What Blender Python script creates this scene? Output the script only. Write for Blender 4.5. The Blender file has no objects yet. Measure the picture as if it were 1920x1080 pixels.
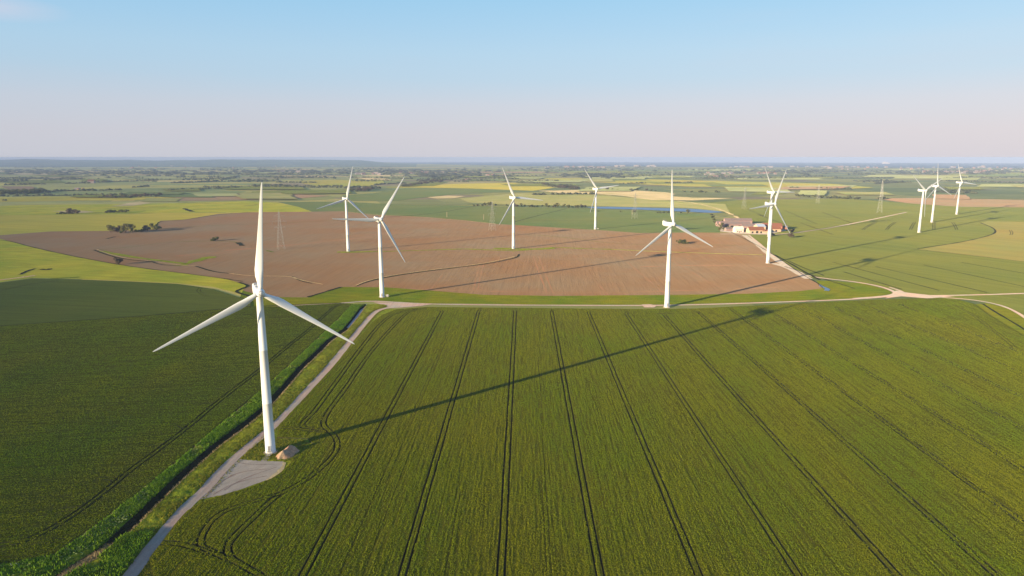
import bpy, bmesh, math, random
import numpy as np
from math import sin, cos, radians, pi, atan, atan2, sqrt, exp
from mathutils import Vector, Matrix, noise
from mathutils.geometry import delaunay_2d_cdt as _cdt

def delaunay_2d_cdt(vs, ed, faces, ot, eps):
    """outlines must run counter-clockwise, or their outside is taken for their inside"""
    ff = []
    for f in faces:
        a = sum(vs[f[i]].x * vs[f[(i + 1) % len(f)]].y - vs[f[(i + 1) % len(f)]].x * vs[f[i]].y for i in range(len(f)))
        ff.append(list(f) if a > 0 else list(f)[::-1])
    return _cdt(vs, ed, ff, ot, eps)

C = bpy.context.scene.collection
SC = bpy.context.scene
# ------------------------------------------------------------------ camera
F = 1270.0; YH = 295.0; H = 126.0; RE = 7.4e6
PITCH = atan((540 - YH) / F)
cam_d = bpy.data.cameras.new('camera'); cam = bpy.data.objects.new('camera', cam_d); C.objects.link(cam)
cam.location = (0, 0, H); cam.rotation_euler = (pi / 2 - PITCH, 0, 0)
cam_d.sensor_width = 36.0; cam_d.lens = 36.0 * F / 1920.0
cam_d.clip_start = 1.0; cam_d.clip_end = 90000.0
SC.camera = cam
# ------------------------------------------------------------------ light
SUN_AZ = radians(49.3 + 180)      # compass bearing of the sun (0 = +Y, clockwise)
SUN_EL = radians(9.7)
world = bpy.data.worlds.new('World'); SC.world = world; world.use_nodes = True
wn = world.node_tree.nodes; wl = world.node_tree.links
for n in list(wn): wn.remove(n)
wo = wn.new('ShaderNodeOutputWorld'); bg = wn.new('ShaderNodeBackground')
sky = wn.new('ShaderNodeTexSky'); sky.sky_type = 'NISHITA'; sky.sun_disc = False
sky.sun_elevation = SUN_EL; sky.sun_rotation = SUN_AZ
sky.altitude = 100; sky.air_density = 1.0; sky.dust_density = 1.2; sky.ozone_density = 2.2
# thin cirrus at the upper left, and the milky band low over the horizon
tc = wn.new('ShaderNodeTexCoord'); sx = wn.new('ShaderNodeSeparateXYZ')
wl.new(tc.outputs['Generated'], sx.inputs[0])
def wmath(op, a, b=None, clamp=False):
    n = wn.new('ShaderNodeMath'); n.operation = op; n.use_clamp = clamp
    for i, v in enumerate((a, b)):
        if v is None: continue
        if isinstance(v, (int, float)): n.inputs[i].default_value = v
        else: wl.new(v, n.inputs[i])
    return n.outputs[0]
def wmix(fac, a, b, blend='MIX'):
    n = wn.new('ShaderNodeMix'); n.data_type = 'RGBA'; n.blend_type = blend
    if isinstance(fac, (int, float)): n.inputs[0].default_value = fac
    else: wl.new(fac, n.inputs[0])
    for i, v in ((6, a), (7, b)):
        if isinstance(v, tuple): n.inputs[i].default_value = (*v, 1)
        else: wl.new(v, n.inputs[i])
    return n.outputs[2]
ramp = wn.new('ShaderNodeValToRGB')
cr = ramp.color_ramp; cr.elements[0].position = 0.0; cr.elements[1].position = 1.0
SKYK = [(0.0, (5.6, 5.6, 6.4)), (0.035, (5.65, 5.6, 6.4)), (0.072, (5.35, 5.75, 6.75)), (0.107, (4.45, 5.85, 7.3)), (0.142, (4.1, 5.9, 7.6)), (0.177, (3.55, 5.7, 7.75)), (0.23, (2.8, 5.4, 7.8)), (0.45, (1.7, 3.7, 6.6)), (1.0, (0.8, 2.0, 4.6))]
mx = 10.0
SKYK = [(p, (c[0] * 1.22, c[1] * 1.19, c[2] * 1.15)) for p, c in SKYK]
cr.elements[0].color = tuple(v / mx for v in SKYK[0][1]) + (1,)
cr.elements[1].color = tuple(v / mx for v in SKYK[-1][1]) + (1,)
for p, c in SKYK[1:-1]:
    e = cr.elements.new(p); e.color = tuple(v / mx for v in c) + (1,)
wl.new(wmath('MAXIMUM', sx.outputs[2], 0.0), ramp.inputs[0])
sc_n = wn.new('ShaderNodeVectorMath'); sc_n.operation = 'SCALE'; sc_n.inputs['Scale'].default_value = mx
wl.new(ramp.outputs[0], sc_n.inputs[0])
base_sky = wmix(0.85, sky.outputs[0], sc_n.outputs[0])
nz = wn.new('ShaderNodeTexNoise'); mp = wn.new('ShaderNodeMapping'); mp.inputs['Scale'].default_value = (3, 3, 26)
wl.new(tc.outputs['Generated'], mp.inputs[0]); wl.new(mp.outputs[0], nz.inputs['Vector'])
nz.inputs['Scale'].default_value = 1.6; nz.inputs['Detail'].default_value = 6; nz.inputs['Roughness'].default_value = 0.55
# patch round the direction of the photographed cirrus
dv = wn.new('ShaderNodeVectorMath'); dv.operation = 'SUBTRACT'
u0, w0 = (-25 - 960) / F, (12 - 540) / F
cd = Vector((u0, cos(PITCH) - w0 * sin(PITCH), -(w0 * cos(PITCH) + sin(PITCH)))).normalized()
dv.inputs[1].default_value = cd
nrm = wn.new('ShaderNodeVectorMath'); nrm.operation = 'NORMALIZE'
wl.new(tc.outputs['Generated'], nrm.inputs[0]); wl.new(nrm.outputs[0], dv.inputs[0])
ms = wn.new('ShaderNodeVectorMath'); ms.operation = 'MULTIPLY'; ms.inputs[1].default_value = (12, 12, 62)
wl.new(dv.outputs[0], ms.inputs[0])
ln = wn.new('ShaderNodeVectorMath'); ln.operation = 'LENGTH'; wl.new(ms.outputs[0], ln.inputs[0])
core = wmath('SUBTRACT', 1.0, ln.outputs['Value'], True)
pat = wmath('MULTIPLY', core, wmath('MULTIPLY', nz.outputs[0], 1.35), True)
skycol = wmix(pat, base_sky, (6.6, 6.6, 7.6))
nz2 = wn.new('ShaderNodeTexNoise'); nz2.inputs['Scale'].default_value = 0.9; nz2.inputs['Detail'].default_value = 5
wl.new(mp.outputs[0], nz2.inputs['Vector'])
veil = wmath('MULTIPLY', wmath('SUBTRACT', nz2.outputs[0], 0.5, True), 0.5, True)
skycol = wmix(veil, skycol, (6.0, 6.0, 6.7))
# the sky pales from left to right, away from the sun
sd_ = wmath('DIVIDE', sx.outputs[0], 0.62)
az = wn.new('ShaderNodeCombineXYZ')
for i_, k_ in enumerate((0.10, 0.055, 0.03)): wl.new(wmath('ADD', wmath('MULTIPLY', wmath('MINIMUM', wmath('MAXIMUM', sd_, -1.2), 1.2), k_), 1.0), az.inputs[i_])
mulv = wn.new('ShaderNodeVectorMath'); mulv.operation = 'MULTIPLY'; wl.new(skycol, mulv.inputs[0]); wl.new(az.outputs[0], mulv.inputs[1])
wl.new(mulv.outputs[0], bg.inputs['Color']); bg.inputs['Strength'].default_value = 0.051
wl.new(bg.outputs[0], wo.inputs[0])

sd = bpy.data.lights.new('sun', 'SUN'); sun = bpy.data.objects.new('sun', sd); C.objects.link(sun)
sd.energy = 5.0; sd.angle = radians(0.53); sd.color = (1.0, 0.82, 0.53)
dirv = Vector((sin(SUN_AZ) * cos(SUN_EL), cos(SUN_AZ) * cos(SUN_EL), sin(SUN_EL)))
sun.rotation_euler = dirv.to_track_quat('Z', 'Y').to_euler()
SC.view_settings.view_transform = 'Standard'; SC.view_settings.look = 'None'
SC.view_settings.exposure = 1.05; SC.view_settings.gamma = 1.0
SC.render.engine = 'CYCLES'
SC.cycles.max_bounces = 6; SC.cycles.volume_bounces = 1; SC.cycles.use_denoising = True

# ------------------------------------------------------------------ helpers
def gz(x, y): return -(x * x + y * y) / (2 * RE)
def G(px, py, z=0.0):
    """the point of the ground seen at this place of the photograph"""
    u = (px - 960) / F; w = (py - 540) / F
    dy = cos(PITCH) - w * sin(PITCH); dz = -(w * cos(PITCH) + sin(PITCH))
    t = (z - H) / dz
    for _ in range(10):
        x, y = u * t, dy * t; t = (z + gz(x, y) - H) / dz
    return Vector((u * t, dy * t))
def GL(pts): return [G(*p) for p in pts]
def tag(o, label=None, cat=None, group=None, kind=None):
    if label: o['label'] = label
    if cat: o['category'] = cat
    if group: o['group'] = group
    if kind: o['kind'] = kind
    return o
def link(name, me, parent=None):
    o = bpy.data.objects.new(name, me); C.objects.link(o)
    if parent is not None: o.parent = parent
    return o
def empty(name, loc=(0, 0, 0), rz=0.0):
    o = bpy.data.objects.new(name, None); C.objects.link(o); o.location = loc; o.rotation_euler = (0, 0, rz)
    o.empty_display_size = 0.1
    return o
def mesh(name, vs, fs, mats, smooth=False, mi=None):
    me = bpy.data.meshes.new(name); me.from_pydata([tuple(v) for v in vs], [], fs); me.validate(clean_customdata=False)
    for m in (mats if isinstance(mats, (list, tuple)) else [mats]): me.materials.append(m)
    if smooth:
        me.polygons.foreach_set('use_smooth', [True] * len(me.polygons))
    if mi is not None and len(mi) == len(me.polygons): me.polygons.foreach_set('material_index', mi)
    return me
class MB:
    def __init__(s): s.v = []; s.f = []; s.m = []
    def add(s, vs, fs, mi=0):
        k = len(s.v); s.v += [tuple(v) for v in vs]; s.f += [tuple(i + k for i in f) for f in fs]; s.m += [mi] * len(fs)
    def box(s, c, d, mi=0, rz=0):
        cx, cy, cz = c; a, b, h = d[0] / 2, d[1] / 2, d[2] / 2; ca, sa = cos(rz), sin(rz)
        vs = [(cx + x * a * ca - y * b * sa, cy + x * a * sa + y * b * ca, cz + z * h) for z in (-1, 1) for x, y in ((-1, -1), (1, -1), (1, 1), (-1, 1))]
        s.add(vs, [(3, 2, 1, 0), (4, 5, 6, 7), (0, 1, 5, 4), (1, 2, 6, 5), (2, 3, 7, 6), (3, 0, 4, 7)], mi)
    def bar(s, p, q, r, mi=0, n=4):
        p, q = Vector(p), Vector(q); d = (q - p).normalized()
        a = d.orthogonal().normalized(); b = d.cross(a)
        vs = [pp + (a * cos(2 * pi * i / n) + b * sin(2 * pi * i / n)) * r for pp in (p, q) for i in range(n)]
        s.add(vs, [(i, (i + 1) % n, n + (i + 1) % n, n + i) for i in range(n)] + [tuple(range(n))[::-1], tuple(range(n, 2 * n))], mi)
    def rings(s, rings, cap=True, mi=0):
        n = len(rings[0]); vs = [v for r in rings for v in r]; fs = []
        for i in range(len(rings) - 1):
            for j in range(n):
                fs.append((i * n + j, i * n + (j + 1) % n, (i + 1) * n + (j + 1) % n, (i + 1) * n + j))
        if cap: fs += [tuple(range(n))[::-1], tuple(range((len(rings) - 1) * n, len(rings) * n))]
        s.add(vs, fs, mi)
    def build(s, name, mats, parent=None, smooth=False):
        return link(name, mesh(name, s.v, s.f, mats, smooth, s.m), parent)

# ------------------------------------------------------------------ materials
def mat(name, col, rough=0.8, spec=0.3, metal=0.0):
    m = bpy.data.materials.new(name); m.use_nodes = True
    b = m.node_tree.nodes['Principled BSDF']
    b.inputs['Base Color'].default_value = (*col, 1); b.inputs['Roughness'].default_value = rough
    b.inputs['Specular IOR Level'].default_value = spec; b.inputs['Metallic'].default_value = metal
    return m
class NT:
    def __init__(s, m): s.n = m.node_tree.nodes; s.l = m.node_tree.links; s.b = s.n['Principled BSDF']; s.tc = s.n.new('ShaderNodeTexCoord')
    def put(s, sock, v):
        if isinstance(v, (int, float)): sock.default_value = v
        elif isinstance(v, tuple): sock.default_value = (*v, 1) if len(v) == 3 and sock.type == 'RGBA' else v
        else: s.l.new(v, sock)
    def coords(s, rot=0.0, scale=(1, 1, 1), warp=None):
        # shear so that y' runs along the drill rows
        m = s.n.new('ShaderNodeMapping'); m.inputs['Rotation'].default_value = (0, 0, rot); src = s.tc.outputs['Object']
        s.l.new(src, m.inputs[0])
        m2 = s.n.new('ShaderNodeVectorMath'); m2.operation = 'MULTIPLY'; m2.inputs[1].default_value = scale
        s.l.new(m.outputs[0], m2.inputs[0]); return m2.outputs[0]
    def noise(s, vec, scale=1.0, detail=4, rough=0.55, dist=0.0):
        n = s.n.new('ShaderNodeTexNoise'); s.l.new(vec, n.inputs['Vector']); n.inputs['Scale'].default_value = scale
        n.inputs['Detail'].default_value = detail; n.inputs['Roughness'].default_value = rough; n.inputs['Distortion'].default_value = dist
        return n.outputs[0]
    def math(s, op, a, b=0.0, clamp=False):
        n = s.n.new('ShaderNodeMath'); n.operation = op; n.use_clamp = clamp; s.put(n.inputs[0], a); s.put(n.inputs[1], b); return n.outputs[0]
    def rng(s, v, a, b, c=0.0, d=1.0):
        n = s.n.new('ShaderNodeMapRange'); s.put(n.inputs[0], v)
        for i, x in enumerate((a, b, c, d)): n.inputs[i + 1].default_value = x
        return n.outputs[0]
    def mix(s, f, a, b, blend='MIX'):
        n = s.n.new('ShaderNodeMix'); n.data_type = 'RGBA'; n.blend_type = blend
        s.put(n.inputs[0], f); s.put(n.inputs[6], a); s.put(n.inputs[7], b); return n.outputs[2]
    def ramp(s, v, stops, interp='LINEAR'):
        n = s.n.new('ShaderNodeValToRGB'); n.color_ramp.interpolation = interp; e = n.color_ramp.elements
        e[0].position, e[0].color = stops[0][0], (*stops[0][1], 1); e[1].position, e[1].color = stops[-1][0], (*stops[-1][1], 1)
        for p, c in stops[1:-1]:
            k = e.new(p); k.color = (*c, 1)
        s.put(n.inputs[0], v); return n.outputs[0]
    def bump(s, h, dist=1.0, strength=1.0, prev=None):
        n = s.n.new('ShaderNodeBump'); n.inputs['Strength'].default_value = strength; n.inputs['Distance'].default_value = dist
        s.put(n.inputs['Height'], h)
        if prev is not None: s.l.new(prev, n.inputs['Normal'])
        return n.outputs[0]
def soil(name, c, var=0.25, rot=0.0, streak=(0.8, 0.03), amp=0.35, big=0.01, bumpd=0.35, bscale=1.2, tint=None, rough=0.9, sheen=0.0, sheen_tint=(0.8, 0.9, 0.4), streak2=None):
    """ground cover: patches at field scale, streaks along the working direction, fine grain and relief"""
    m = mat(name, c, rough, 0.02); t = NT(m); t.b.inputs['Diffuse Roughness'].default_value = 1.0
    co = t.coords(rot); st = t.coords(rot, (streak[0], streak[1], 1))
    n1 = t.noise(co, big, 5, 0.6); n2 = t.noise(st, 1.0, 4, 0.6); n3 = t.noise(co, bscale, 3, 0.7)
    tint = tint or tuple(v * k for v, k in zip(c, (1.25, 0.95, 0.9)))
    col = t.mix(t.rng(n1, 0.35, 0.65), c, tint)
    k = t.math('ADD', t.rng(n2, 0.3, 0.7, 1 - amp, 1 + amp), t.rng(n3, 0.3, 0.7, -var, var))
    if streak2:
        n4 = t.noise(t.coords(rot, (streak2[0], streak2[1], 1)), 1.0, 2, 0.5)
        k = t.math('MULTIPLY', k, t.rng(n4, 0.36, 0.44, streak2[2], 1.0))
    v = t.n.new('ShaderNodeVectorMath'); v.operation = 'SCALE'; t.l.new(col, v.inputs[0]); t.l.new(k, v.inputs['Scale'])
    t.l.new(v.outputs[0], t.b.inputs['Base Color'])
    if bumpd:
        h = t.math('ADD', n3, t.math('MULTIPLY', n2, 0.8))
        t.l.new(t.bump(h, bumpd), t.b.inputs['Normal'])
    if sheen:
        t.b.inputs['Sheen Weight'].default_value = sheen; t.b.inputs['Sheen Roughness'].default_value = 0.6
        t.b.inputs['Sheen Tint'].default_value = (*sheen_tint, 1)
    return m
M = {}
M['crop'] = soil('wheat_canopy', (0.0810, 0.0864, 0.0036), 0.22, 0.017, (1.5, 0.035), 0.20, 0.012, 1.1, 1.1, tint=(0.1053, 0.0945, 0.0048), sheen=0.75, sheen_tint=(0.0780, 0.0700, 0.0060), streak2=(0.42, 0.008, 0.75))
M['crop_left'] = soil('dark_wheat_canopy', (0.0390, 0.0510, 0.0032), 0.2, radians(-80), (0.35, 0.012), 0.12, 0.010, 0.9, 1.2, tint=(0.0540, 0.0540, 0.0040), sheen=0.4, sheen_tint=(0.0360, 0.0360, 0.0050))
M['crop_upper'] = soil('wheat_canopy_far_side', (0.0704, 0.0817, 0.0106), 0.2, radians(-80), (0.30, 0.012), 0.16, 0.010, 0, 1.2, tint=(0.0570, 0.0752, 0.0096))
M['crop_stalk'] = soil('crop_stalks', (0.05, 0.06, 0.02), 0.3, 0, (3, 3), 0.3, 0.1, 0)
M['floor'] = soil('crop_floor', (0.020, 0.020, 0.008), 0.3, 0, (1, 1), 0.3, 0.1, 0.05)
M['brown'] = soil('ploughed_soil', (0.2491, 0.1324, 0.0609), 0.10, 0.05, (0.25, 0.012), 0.08, 0.007, 0.45, 0.9, tint=(0.235, 0.160, 0.092))
M['meadow'] = soil('meadow_grass', (0.4253, 0.3509, 0.0302), 0.18, radians(-75), (0.12, 0.02), 0.16, 0.012, 0.8, 0.8, tint=(0.2807, 0.2998, 0.0235))
M['lush'] = soil('lush_grass', (0.1173, 0.1634, 0.0045), 0.25, radians(-88), (0.3, 0.05), 0.2, 0.02, 0.9, 0.9, tint=(0.2030, 0.1862, 0.0063))
M['pale_green'] = soil('pale_pasture', (0.4173, 0.3200, 0.0406), 0.1, radians(-70), (0.05, 0.004), 0.10, 0.004, 0.7, 0.6, tint=(0.3338, 0.2941, 0.0406))
M['bluegreen'] = soil('young_cereal', (0.1058, 0.1452, 0.0440), 0.1, radians(-82), (0.10, 0.005), 0.14, 0.006, 0.6, 0.8, tint=(0.1404, 0.1540, 0.0440))
M['midgreen'] = soil('winter_wheat', (0.1830, 0.1801, 0.0290), 0.12, radians(-32), (0.09, 0.003), 0.13, 0.005, 0.9, 0.8, tint=(0.1484, 0.1676, 0.0290))
M['rough'] = soil('rough_marsh_pasture', (0.26, 0.23, 0.085), 0.12, radians(-85), (0.05, 0.006), 0.2, 0.008, 0, 0.6, tint=(0.19, 0.20, 0.06))
M['far_pasture'] = soil('far_pasture', (0.27, 0.27, 0.11), 0.12, radians(-85), (0.03, 0.003), 0.2, 0.004, 0, 0.6, tint=(0.21, 0.23, 0.09))
M['yellow'] = soil('ripening_barley', (0.1931, 0.1867, 0.0483), 0.08, radians(-40), (0.04, 0.004), 0.10, 0.006, 0.6, 0.8)
M['rape'] = soil('flowering_rape', (0.2301, 0.2362, 0.0399), 0.1, radians(-88), (0.02, 0.002), 0.12, 0.003, 0.5, 0.6)
M['sand'] = soil('dry_reedbed', (0.4760, 0.3570, 0.1997), 0.15, radians(-85), (0.06, 0.006), 0.25, 0.012, 0.4, 0.8, tint=(0.3400, 0.2805, 0.1275))
M['dusk_brown'] = soil('bare_far_soil', (0.2241, 0.1722, 0.0975), 0.1, radians(-85), (0.02, 0.002), 0.1, 0.004, 0.4, 0.8)
M['track'] = soil('gravel_track', (0.3386, 0.2927, 0.2455), 0.12, 0.02, (0.9, 0.03), 0.12, 0.05, 0.10, 2.0)
M['gravel'] = soil('crushed_stone', (0.33, 0.28, 0.235), 0.14, 0.6, (0.3, 0.12), 0.14, 0.12, 0.10, 2.5, tint=(0.37, 0.30, 0.24))
M['ditch'] = soil('ditch_mud_and_shade', (0.022, 0.026, 0.010), 0.4, 0, (0.5, 0.5), 0.4, 0.1, 0.3)  # wet mud, dark plants and the shade of the ditches in one dark colour
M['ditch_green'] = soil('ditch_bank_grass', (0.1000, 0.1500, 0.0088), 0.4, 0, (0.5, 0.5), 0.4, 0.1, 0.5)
M['ditch_olive'] = soil('dry_bank_grass', (0.2645, 0.2530, 0.0175), 0.35, 0.0, (0.7, 0.2), 0.3, 0.06, 0.7, 1.2, tint=(0.1725, 0.2090, 0.0125))
M['reed'] = soil('dead_reed', (0.46, 0.36, 0.17), 0.3, 0, (0.5, 0.5), 0.3, 0.1, 0.4)
M['heap'] = soil('gravel_heap', (0.40, 0.29, 0.19), 0.25, 0, (0.6, 0.6), 0.2, 0.3, 0.3, 2.2)
M['roof_red'] = soil('red_roof_tiles', (0.1786, 0.0832, 0.0525), 0.15, 0, (1, 1), 0.1, 0.1, 0)
M['roof_grey'] = soil('fibre_cement_roof', (0.1530, 0.1318, 0.1318), 0.15, 0, (1, 1), 0.1, 0.1, 0)
M['roof_blue'] = soil('blue_steel_roof', (0.25, 0.33, 0.45), 0.1, 0, (1, 1), 0.1, 0.1, 0)
M['wall_cream'] = soil('cream_render', (0.4650, 0.4050, 0.2850), 0.1, 0, (1, 1), 0.08, 0.1, 0)
M['wall_white'] = soil('white_render', (0.6000, 0.5760, 0.5280), 0.05, 0, (1, 1), 0.05, 0.1, 0)
M['wall_brick'] = soil('red_brick', (0.34, 0.20, 0.14), 0.1, 0, (2, 2), 0.1, 0.1, 0)
M['wall_pink'] = soil('weathered_cladding', (0.3024, 0.2325, 0.2160), 0.2, 0, (1, 1), 0.2, 0.1, 0)
M['dark'] = mat('dark_opening', (0.02, 0.02, 0.022), 0.6)
M['wood'] = soil('weathered_wood', (0.42, 0.36, 0.26), 0.1, 0, (1, 1), 0.1, 0.3, 0)
M['bark'] = soil('tree_bark', (0.10, 0.075, 0.05), 0.2, 0, (2, 2), 0.2, 0.5, 0)
def leafmat(name, a, b, drift=False):
    m = mat(name, a, 0.9, 0.03); t = NT(m); g = t.n.new('ShaderNodeNewGeometry')
    r = g.outputs['Random Per Island']
    c_ = t.mix(r, a, b)
    if drift:
        n_ = t.noise(t.coords(0.1, (0.022, 0.009, 1)), 1.0, 4, 0.6)
        c_ = t.mix(t.rng(n_, 0.38, 0.62), t.mix(1.0, c_, (0.78, 1.0, 0.9), 'MULTIPLY'), t.mix(1.0, c_, (1.04, 1.03, 1.0), 'MULTIPLY'))
    t.l.new(c_, t.b.inputs['Base Color'])
    return m
M['leaf'] = leafmat('hawthorn_leaves', (0.055, 0.065, 0.020), (0.13, 0.125, 0.040))
M['leaf_brown'] = leafmat('bare_twiggy_crown', (0.085, 0.065, 0.040), (0.14, 0.10, 0.06))
M['leaf_willow'] = leafmat('willow_leaves', (0.10, 0.10, 0.03), (0.17, 0.15, 0.05))
M['tuft'] = leafmat('verge_blades', (0.045, 0.105, 0.004), (0.20, 0.28, 0.015), True)
M['tuft_olive'] = leafmat('dry_verge_blades', (0.10, 0.12, 0.006), (0.26, 0.235, 0.02))
M['tuft_reed'] = leafmat('reed_stems', (0.30, 0.21, 0.10), (0.50, 0.38, 0.20))
M['flower'] = leafmat('cow_parsley', (0.14, 0.20, 0.05), (0.34, 0.38, 0.16))
M['ear'] = leafmat('wheat_leaves', (0.118, 0.146, 0.003), (0.256, 0.252, 0.008), True)
M['ear_left'] = leafmat('dark_wheat_leaves', (0.092, 0.130, 0.003), (0.215, 0.240, 0.008), True)
M['water'] = mat('still_water', (0.12, 0.20, 0.32), 0.35, 0.5)
t = NT(M['water']); t.l.new(t.bump(t.noise(t.coords(), 0.5, 3), 0.03), t.b.inputs['Normal'])
M['sea'] = mat('sea_water', (0.07, 0.10, 0.125), 0.6, 0.2)
t = NT(M['sea']); t.l.new(t.bump(t.noise(t.coords(), 0.02, 4), 2.0), t.b.inputs['Normal'])
# painted steel of the towers, glass fibre of the blades: faint streaks and stains
def turbine_paint(name, c, st):
    m = mat(name, c, 0.42, 0.4); t = NT(m)
    a = t.noise(t.coords(0, (0.9, 0.9, 0.06)), 1.0, 5, 0.6); b = t.noise(t.coords(0, (0.25, 0.25, 0.25)), 1.0, 4)
    k = t.math('ADD', t.rng(a, 0.3, 0.75, 1.0 + st * 0.3, 1.0 - st), t.rng(b, 0.3, 0.7, -0.02, 0.02))
    v = t.n.new('ShaderNodeVectorMath'); v.operation = 'SCALE'; v.inputs[0].default_value = c; t.l.new(k, v.inputs['Scale'])
    t.l.new(v.outputs[0], t.b.inputs['Base Color']); return m
M['tower'] = turbine_paint('white_tower_paint', (0.66, 0.65, 0.63), 0.05)
M['blade'] = turbine_paint('white_blade_gelcoat', (0.66, 0.65, 0.64), 0.05)
M['grey'] = mat('grey_fitting', (0.22, 0.21, 0.21), 0.6)
M['concrete'] = soil('foundation_concrete', (0.42, 0.38, 0.33), 0.1, 0, (1, 1), 0.1, 0.3, 0)
M['steel'] = mat('galvanised_steel', (0.40, 0.38, 0.34), 0.6, 0.4, 0.2)

# far country: a patchwork of small fields
m = mat('far_farmland', (0.2, 0.23, 0.07), 0.95, 0.1); t = NT(m)
co = t.coords(radians(-14)); warp = t.noise(t.coords(0, (0.0006, 0.0006, 1)), 1.0, 3)
def fields(scale, seed):
    v = t.n.new('ShaderNodeTexVoronoi'); v.distance = 'CHEBYCHEV'; v.feature = 'F1'
    a = t.n.new('ShaderNodeVectorMath'); a.operation = 'MULTIPLY_ADD'; a.inputs[1].default_value = (scale, scale * 1.5, 0)
    off = t.n.new('ShaderNodeVectorMath'); off.operation = 'SCALE'; off.inputs[0].default_value = (2.0, 1.0, 0); t.l.new(warp, off.inputs['Scale'])
    t.l.new(co, a.inputs[0]); t.l.new(off.outputs[0], a.inputs[2]); t.l.new(a.outputs[0], v.inputs['Vector']); v.inputs['Scale'].default_value = 1.0
    v.inputs['Randomness'].default_value = 0.9
    s = t.n.new('ShaderNodeSeparateColor'); t.l.new(v.outputs['Color'], s.inputs[0]); return s.outputs
f1 = fields(1 / 420.0, 0)
pal = [(0.0, (0.349, 0.314, 0.081)), (0.16, (0.238, 0.254, 0.071)), (0.3, (0.476, 0.387, 0.085)), (0.44, (0.381, 0.266, 0.114)), (0.54, (0.285, 0.291, 0.076)), (0.66, (0.555, 0.423, 0.104)), (0.76, (0.317, 0.302, 0.085)), (0.86, (0.634, 0.447, 0.142)), (0.93, (0.428, 0.363, 0.095))]
col = t.ramp(f1[0], pal, 'CONSTANT')
nb = t.noise(t.coords(radians(-80), (0.012, 0.003, 1)), 1.0, 5, 0.6)
v = t.n.new('ShaderNodeVectorMath'); v.operation = 'SCALE'; t.l.new(col, v.inputs[0]); t.l.new(t.rng(nb, 0.3, 0.7, 0.8, 1.15), v.inputs['Scale'])
t.l.new(v.outputs[0], t.b.inputs['Base Color'])
t.l.new(t.bump(t.noise(t.coords(), 0.6, 3, 0.7), 0.7), t.b.inputs['Normal'])
M['far'] = m

# ------------------------------------------------------------------ terrain sheets
def densify(pts, step, closed=True, wig=0.0, seed=0):
    out = []; n = len(pts)
    for i in range(n if closed else n - 1):
        a, b = pts[i], pts[(i + 1) % n]; L = (b - a).length; k = max(1, int(L / step))
        for j in range(k):
            p = a.lerp(b, j / k)
            if wig:
                d = (b - a).normalized(); nn = Vector((-d.y, d.x))
                p = p + nn * wig * noise.noise(Vector((p.x * 0.5 / max(wig, .3), p.y * 0.5 / max(wig, .3), seed)))
            out.append(p)
    if not closed: out.append(pts[-1].copy())
    return out
def inside(p, poly):
    c = False; j = len(poly) - 1; x, y = p
    for i in range(len(poly)):
        a, b = poly[i], poly[j]
        if (a[1] > y) != (b[1] > y) and x < (b[0] - a[0]) * (y - a[1]) / (b[1] - a[1]) + a[0]: c = not c
        j = i
    return c
def sheet(name, poly, off, mt, step=200.0, wig=0.6, edge=None, kind='structure', thick=0.0, holes=()):
    """a flat patch of ground that follows the curve of the earth"""
    poly = [Vector(p) for p in poly]
    size = max(max(p.x for p in poly) - min(p.x for p in poly), max(p.y for p in poly) - min(p.y for p in poly))
    edge = edge or max(4.0, size / 150)
    b = densify(poly, edge, True, wig, len(poly))
    vs = list(b); n = len(b)
    xs = [p.x for p in b]; ys = [p.y for p in b]
    x = min(xs) + step / 2
    while x < max(xs):
        y = min(ys) + step / 2
        while y < max(ys):
            if inside((x, y), b): vs.append(Vector((x, y)))
            y += step
        x += step
    faces = [list(range(n))]
    for h in holes:
        k = len(vs); vs += [Vector(p) for p in h]; faces.append(list(range(k, len(vs))))
    V, Ed, Fc, _, _, OF = delaunay_2d_cdt(vs, [], faces, 0, 1e-4)
    fs = [f for f, o in zip(Fc, OF) if 0 in o and len(o) == 1]
    o = link(name, mesh(name, [(p.x, p.y, gz(p.x, p.y) + off) for p in V], fs, mt))
    tag(o, kind=kind); return o
def ribbon_poly(line, w, closed=False):
    L, R = [], []
    for i, p in enumerate(line):
        a = line[max(0, i - 1)]; b = line[min(len(line) - 1, i + 1)]; d = (b - a).normalized(); n = Vector((-d.y, d.x))
        ww = w(i / (len(line) - 1)) if callable(w) else w
        L.append(p + n * ww / 2); R.append(p - n * ww / 2)
    return L, R
def smooth_line(pts, step=4.0, it=3):
    p = [Vector(q) for q in pts]
    for _ in range(it):
        q = [p[0]]
        for a, b in zip(p[:-1], p[1:]): q += [a.lerp(b, .25), a.lerp(b, .75)]
        q.append(p[-1]); p = q
    return densify(p, step, False)
def ribbon(name, line, w, off, mt, wig=0.2, kind='structure'):
    seed = random.random() * 50
    def ww(tt, f=w if callable(w) else (lambda _: w)):
        return f(tt) * (1 + wig * noise.noise(Vector((tt * len(line) * 0.35, seed, 0))) * 2)
    L, R = ribbon_poly(line, ww); vs = []; fs = []
    for a, b in zip(L, R):
        vs += [(a.x, a.y, gz(a.x, a.y) + off), (b.x, b.y, gz(b.x, b.y) + off)]
    for i in range(len(L) - 1): fs.append((2 * i, 2 * i + 1, 2 * i + 3, 2 * i + 2))
    o = link(name, mesh(name, vs, fs, mt)); tag(o, kind=kind); return o

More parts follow.
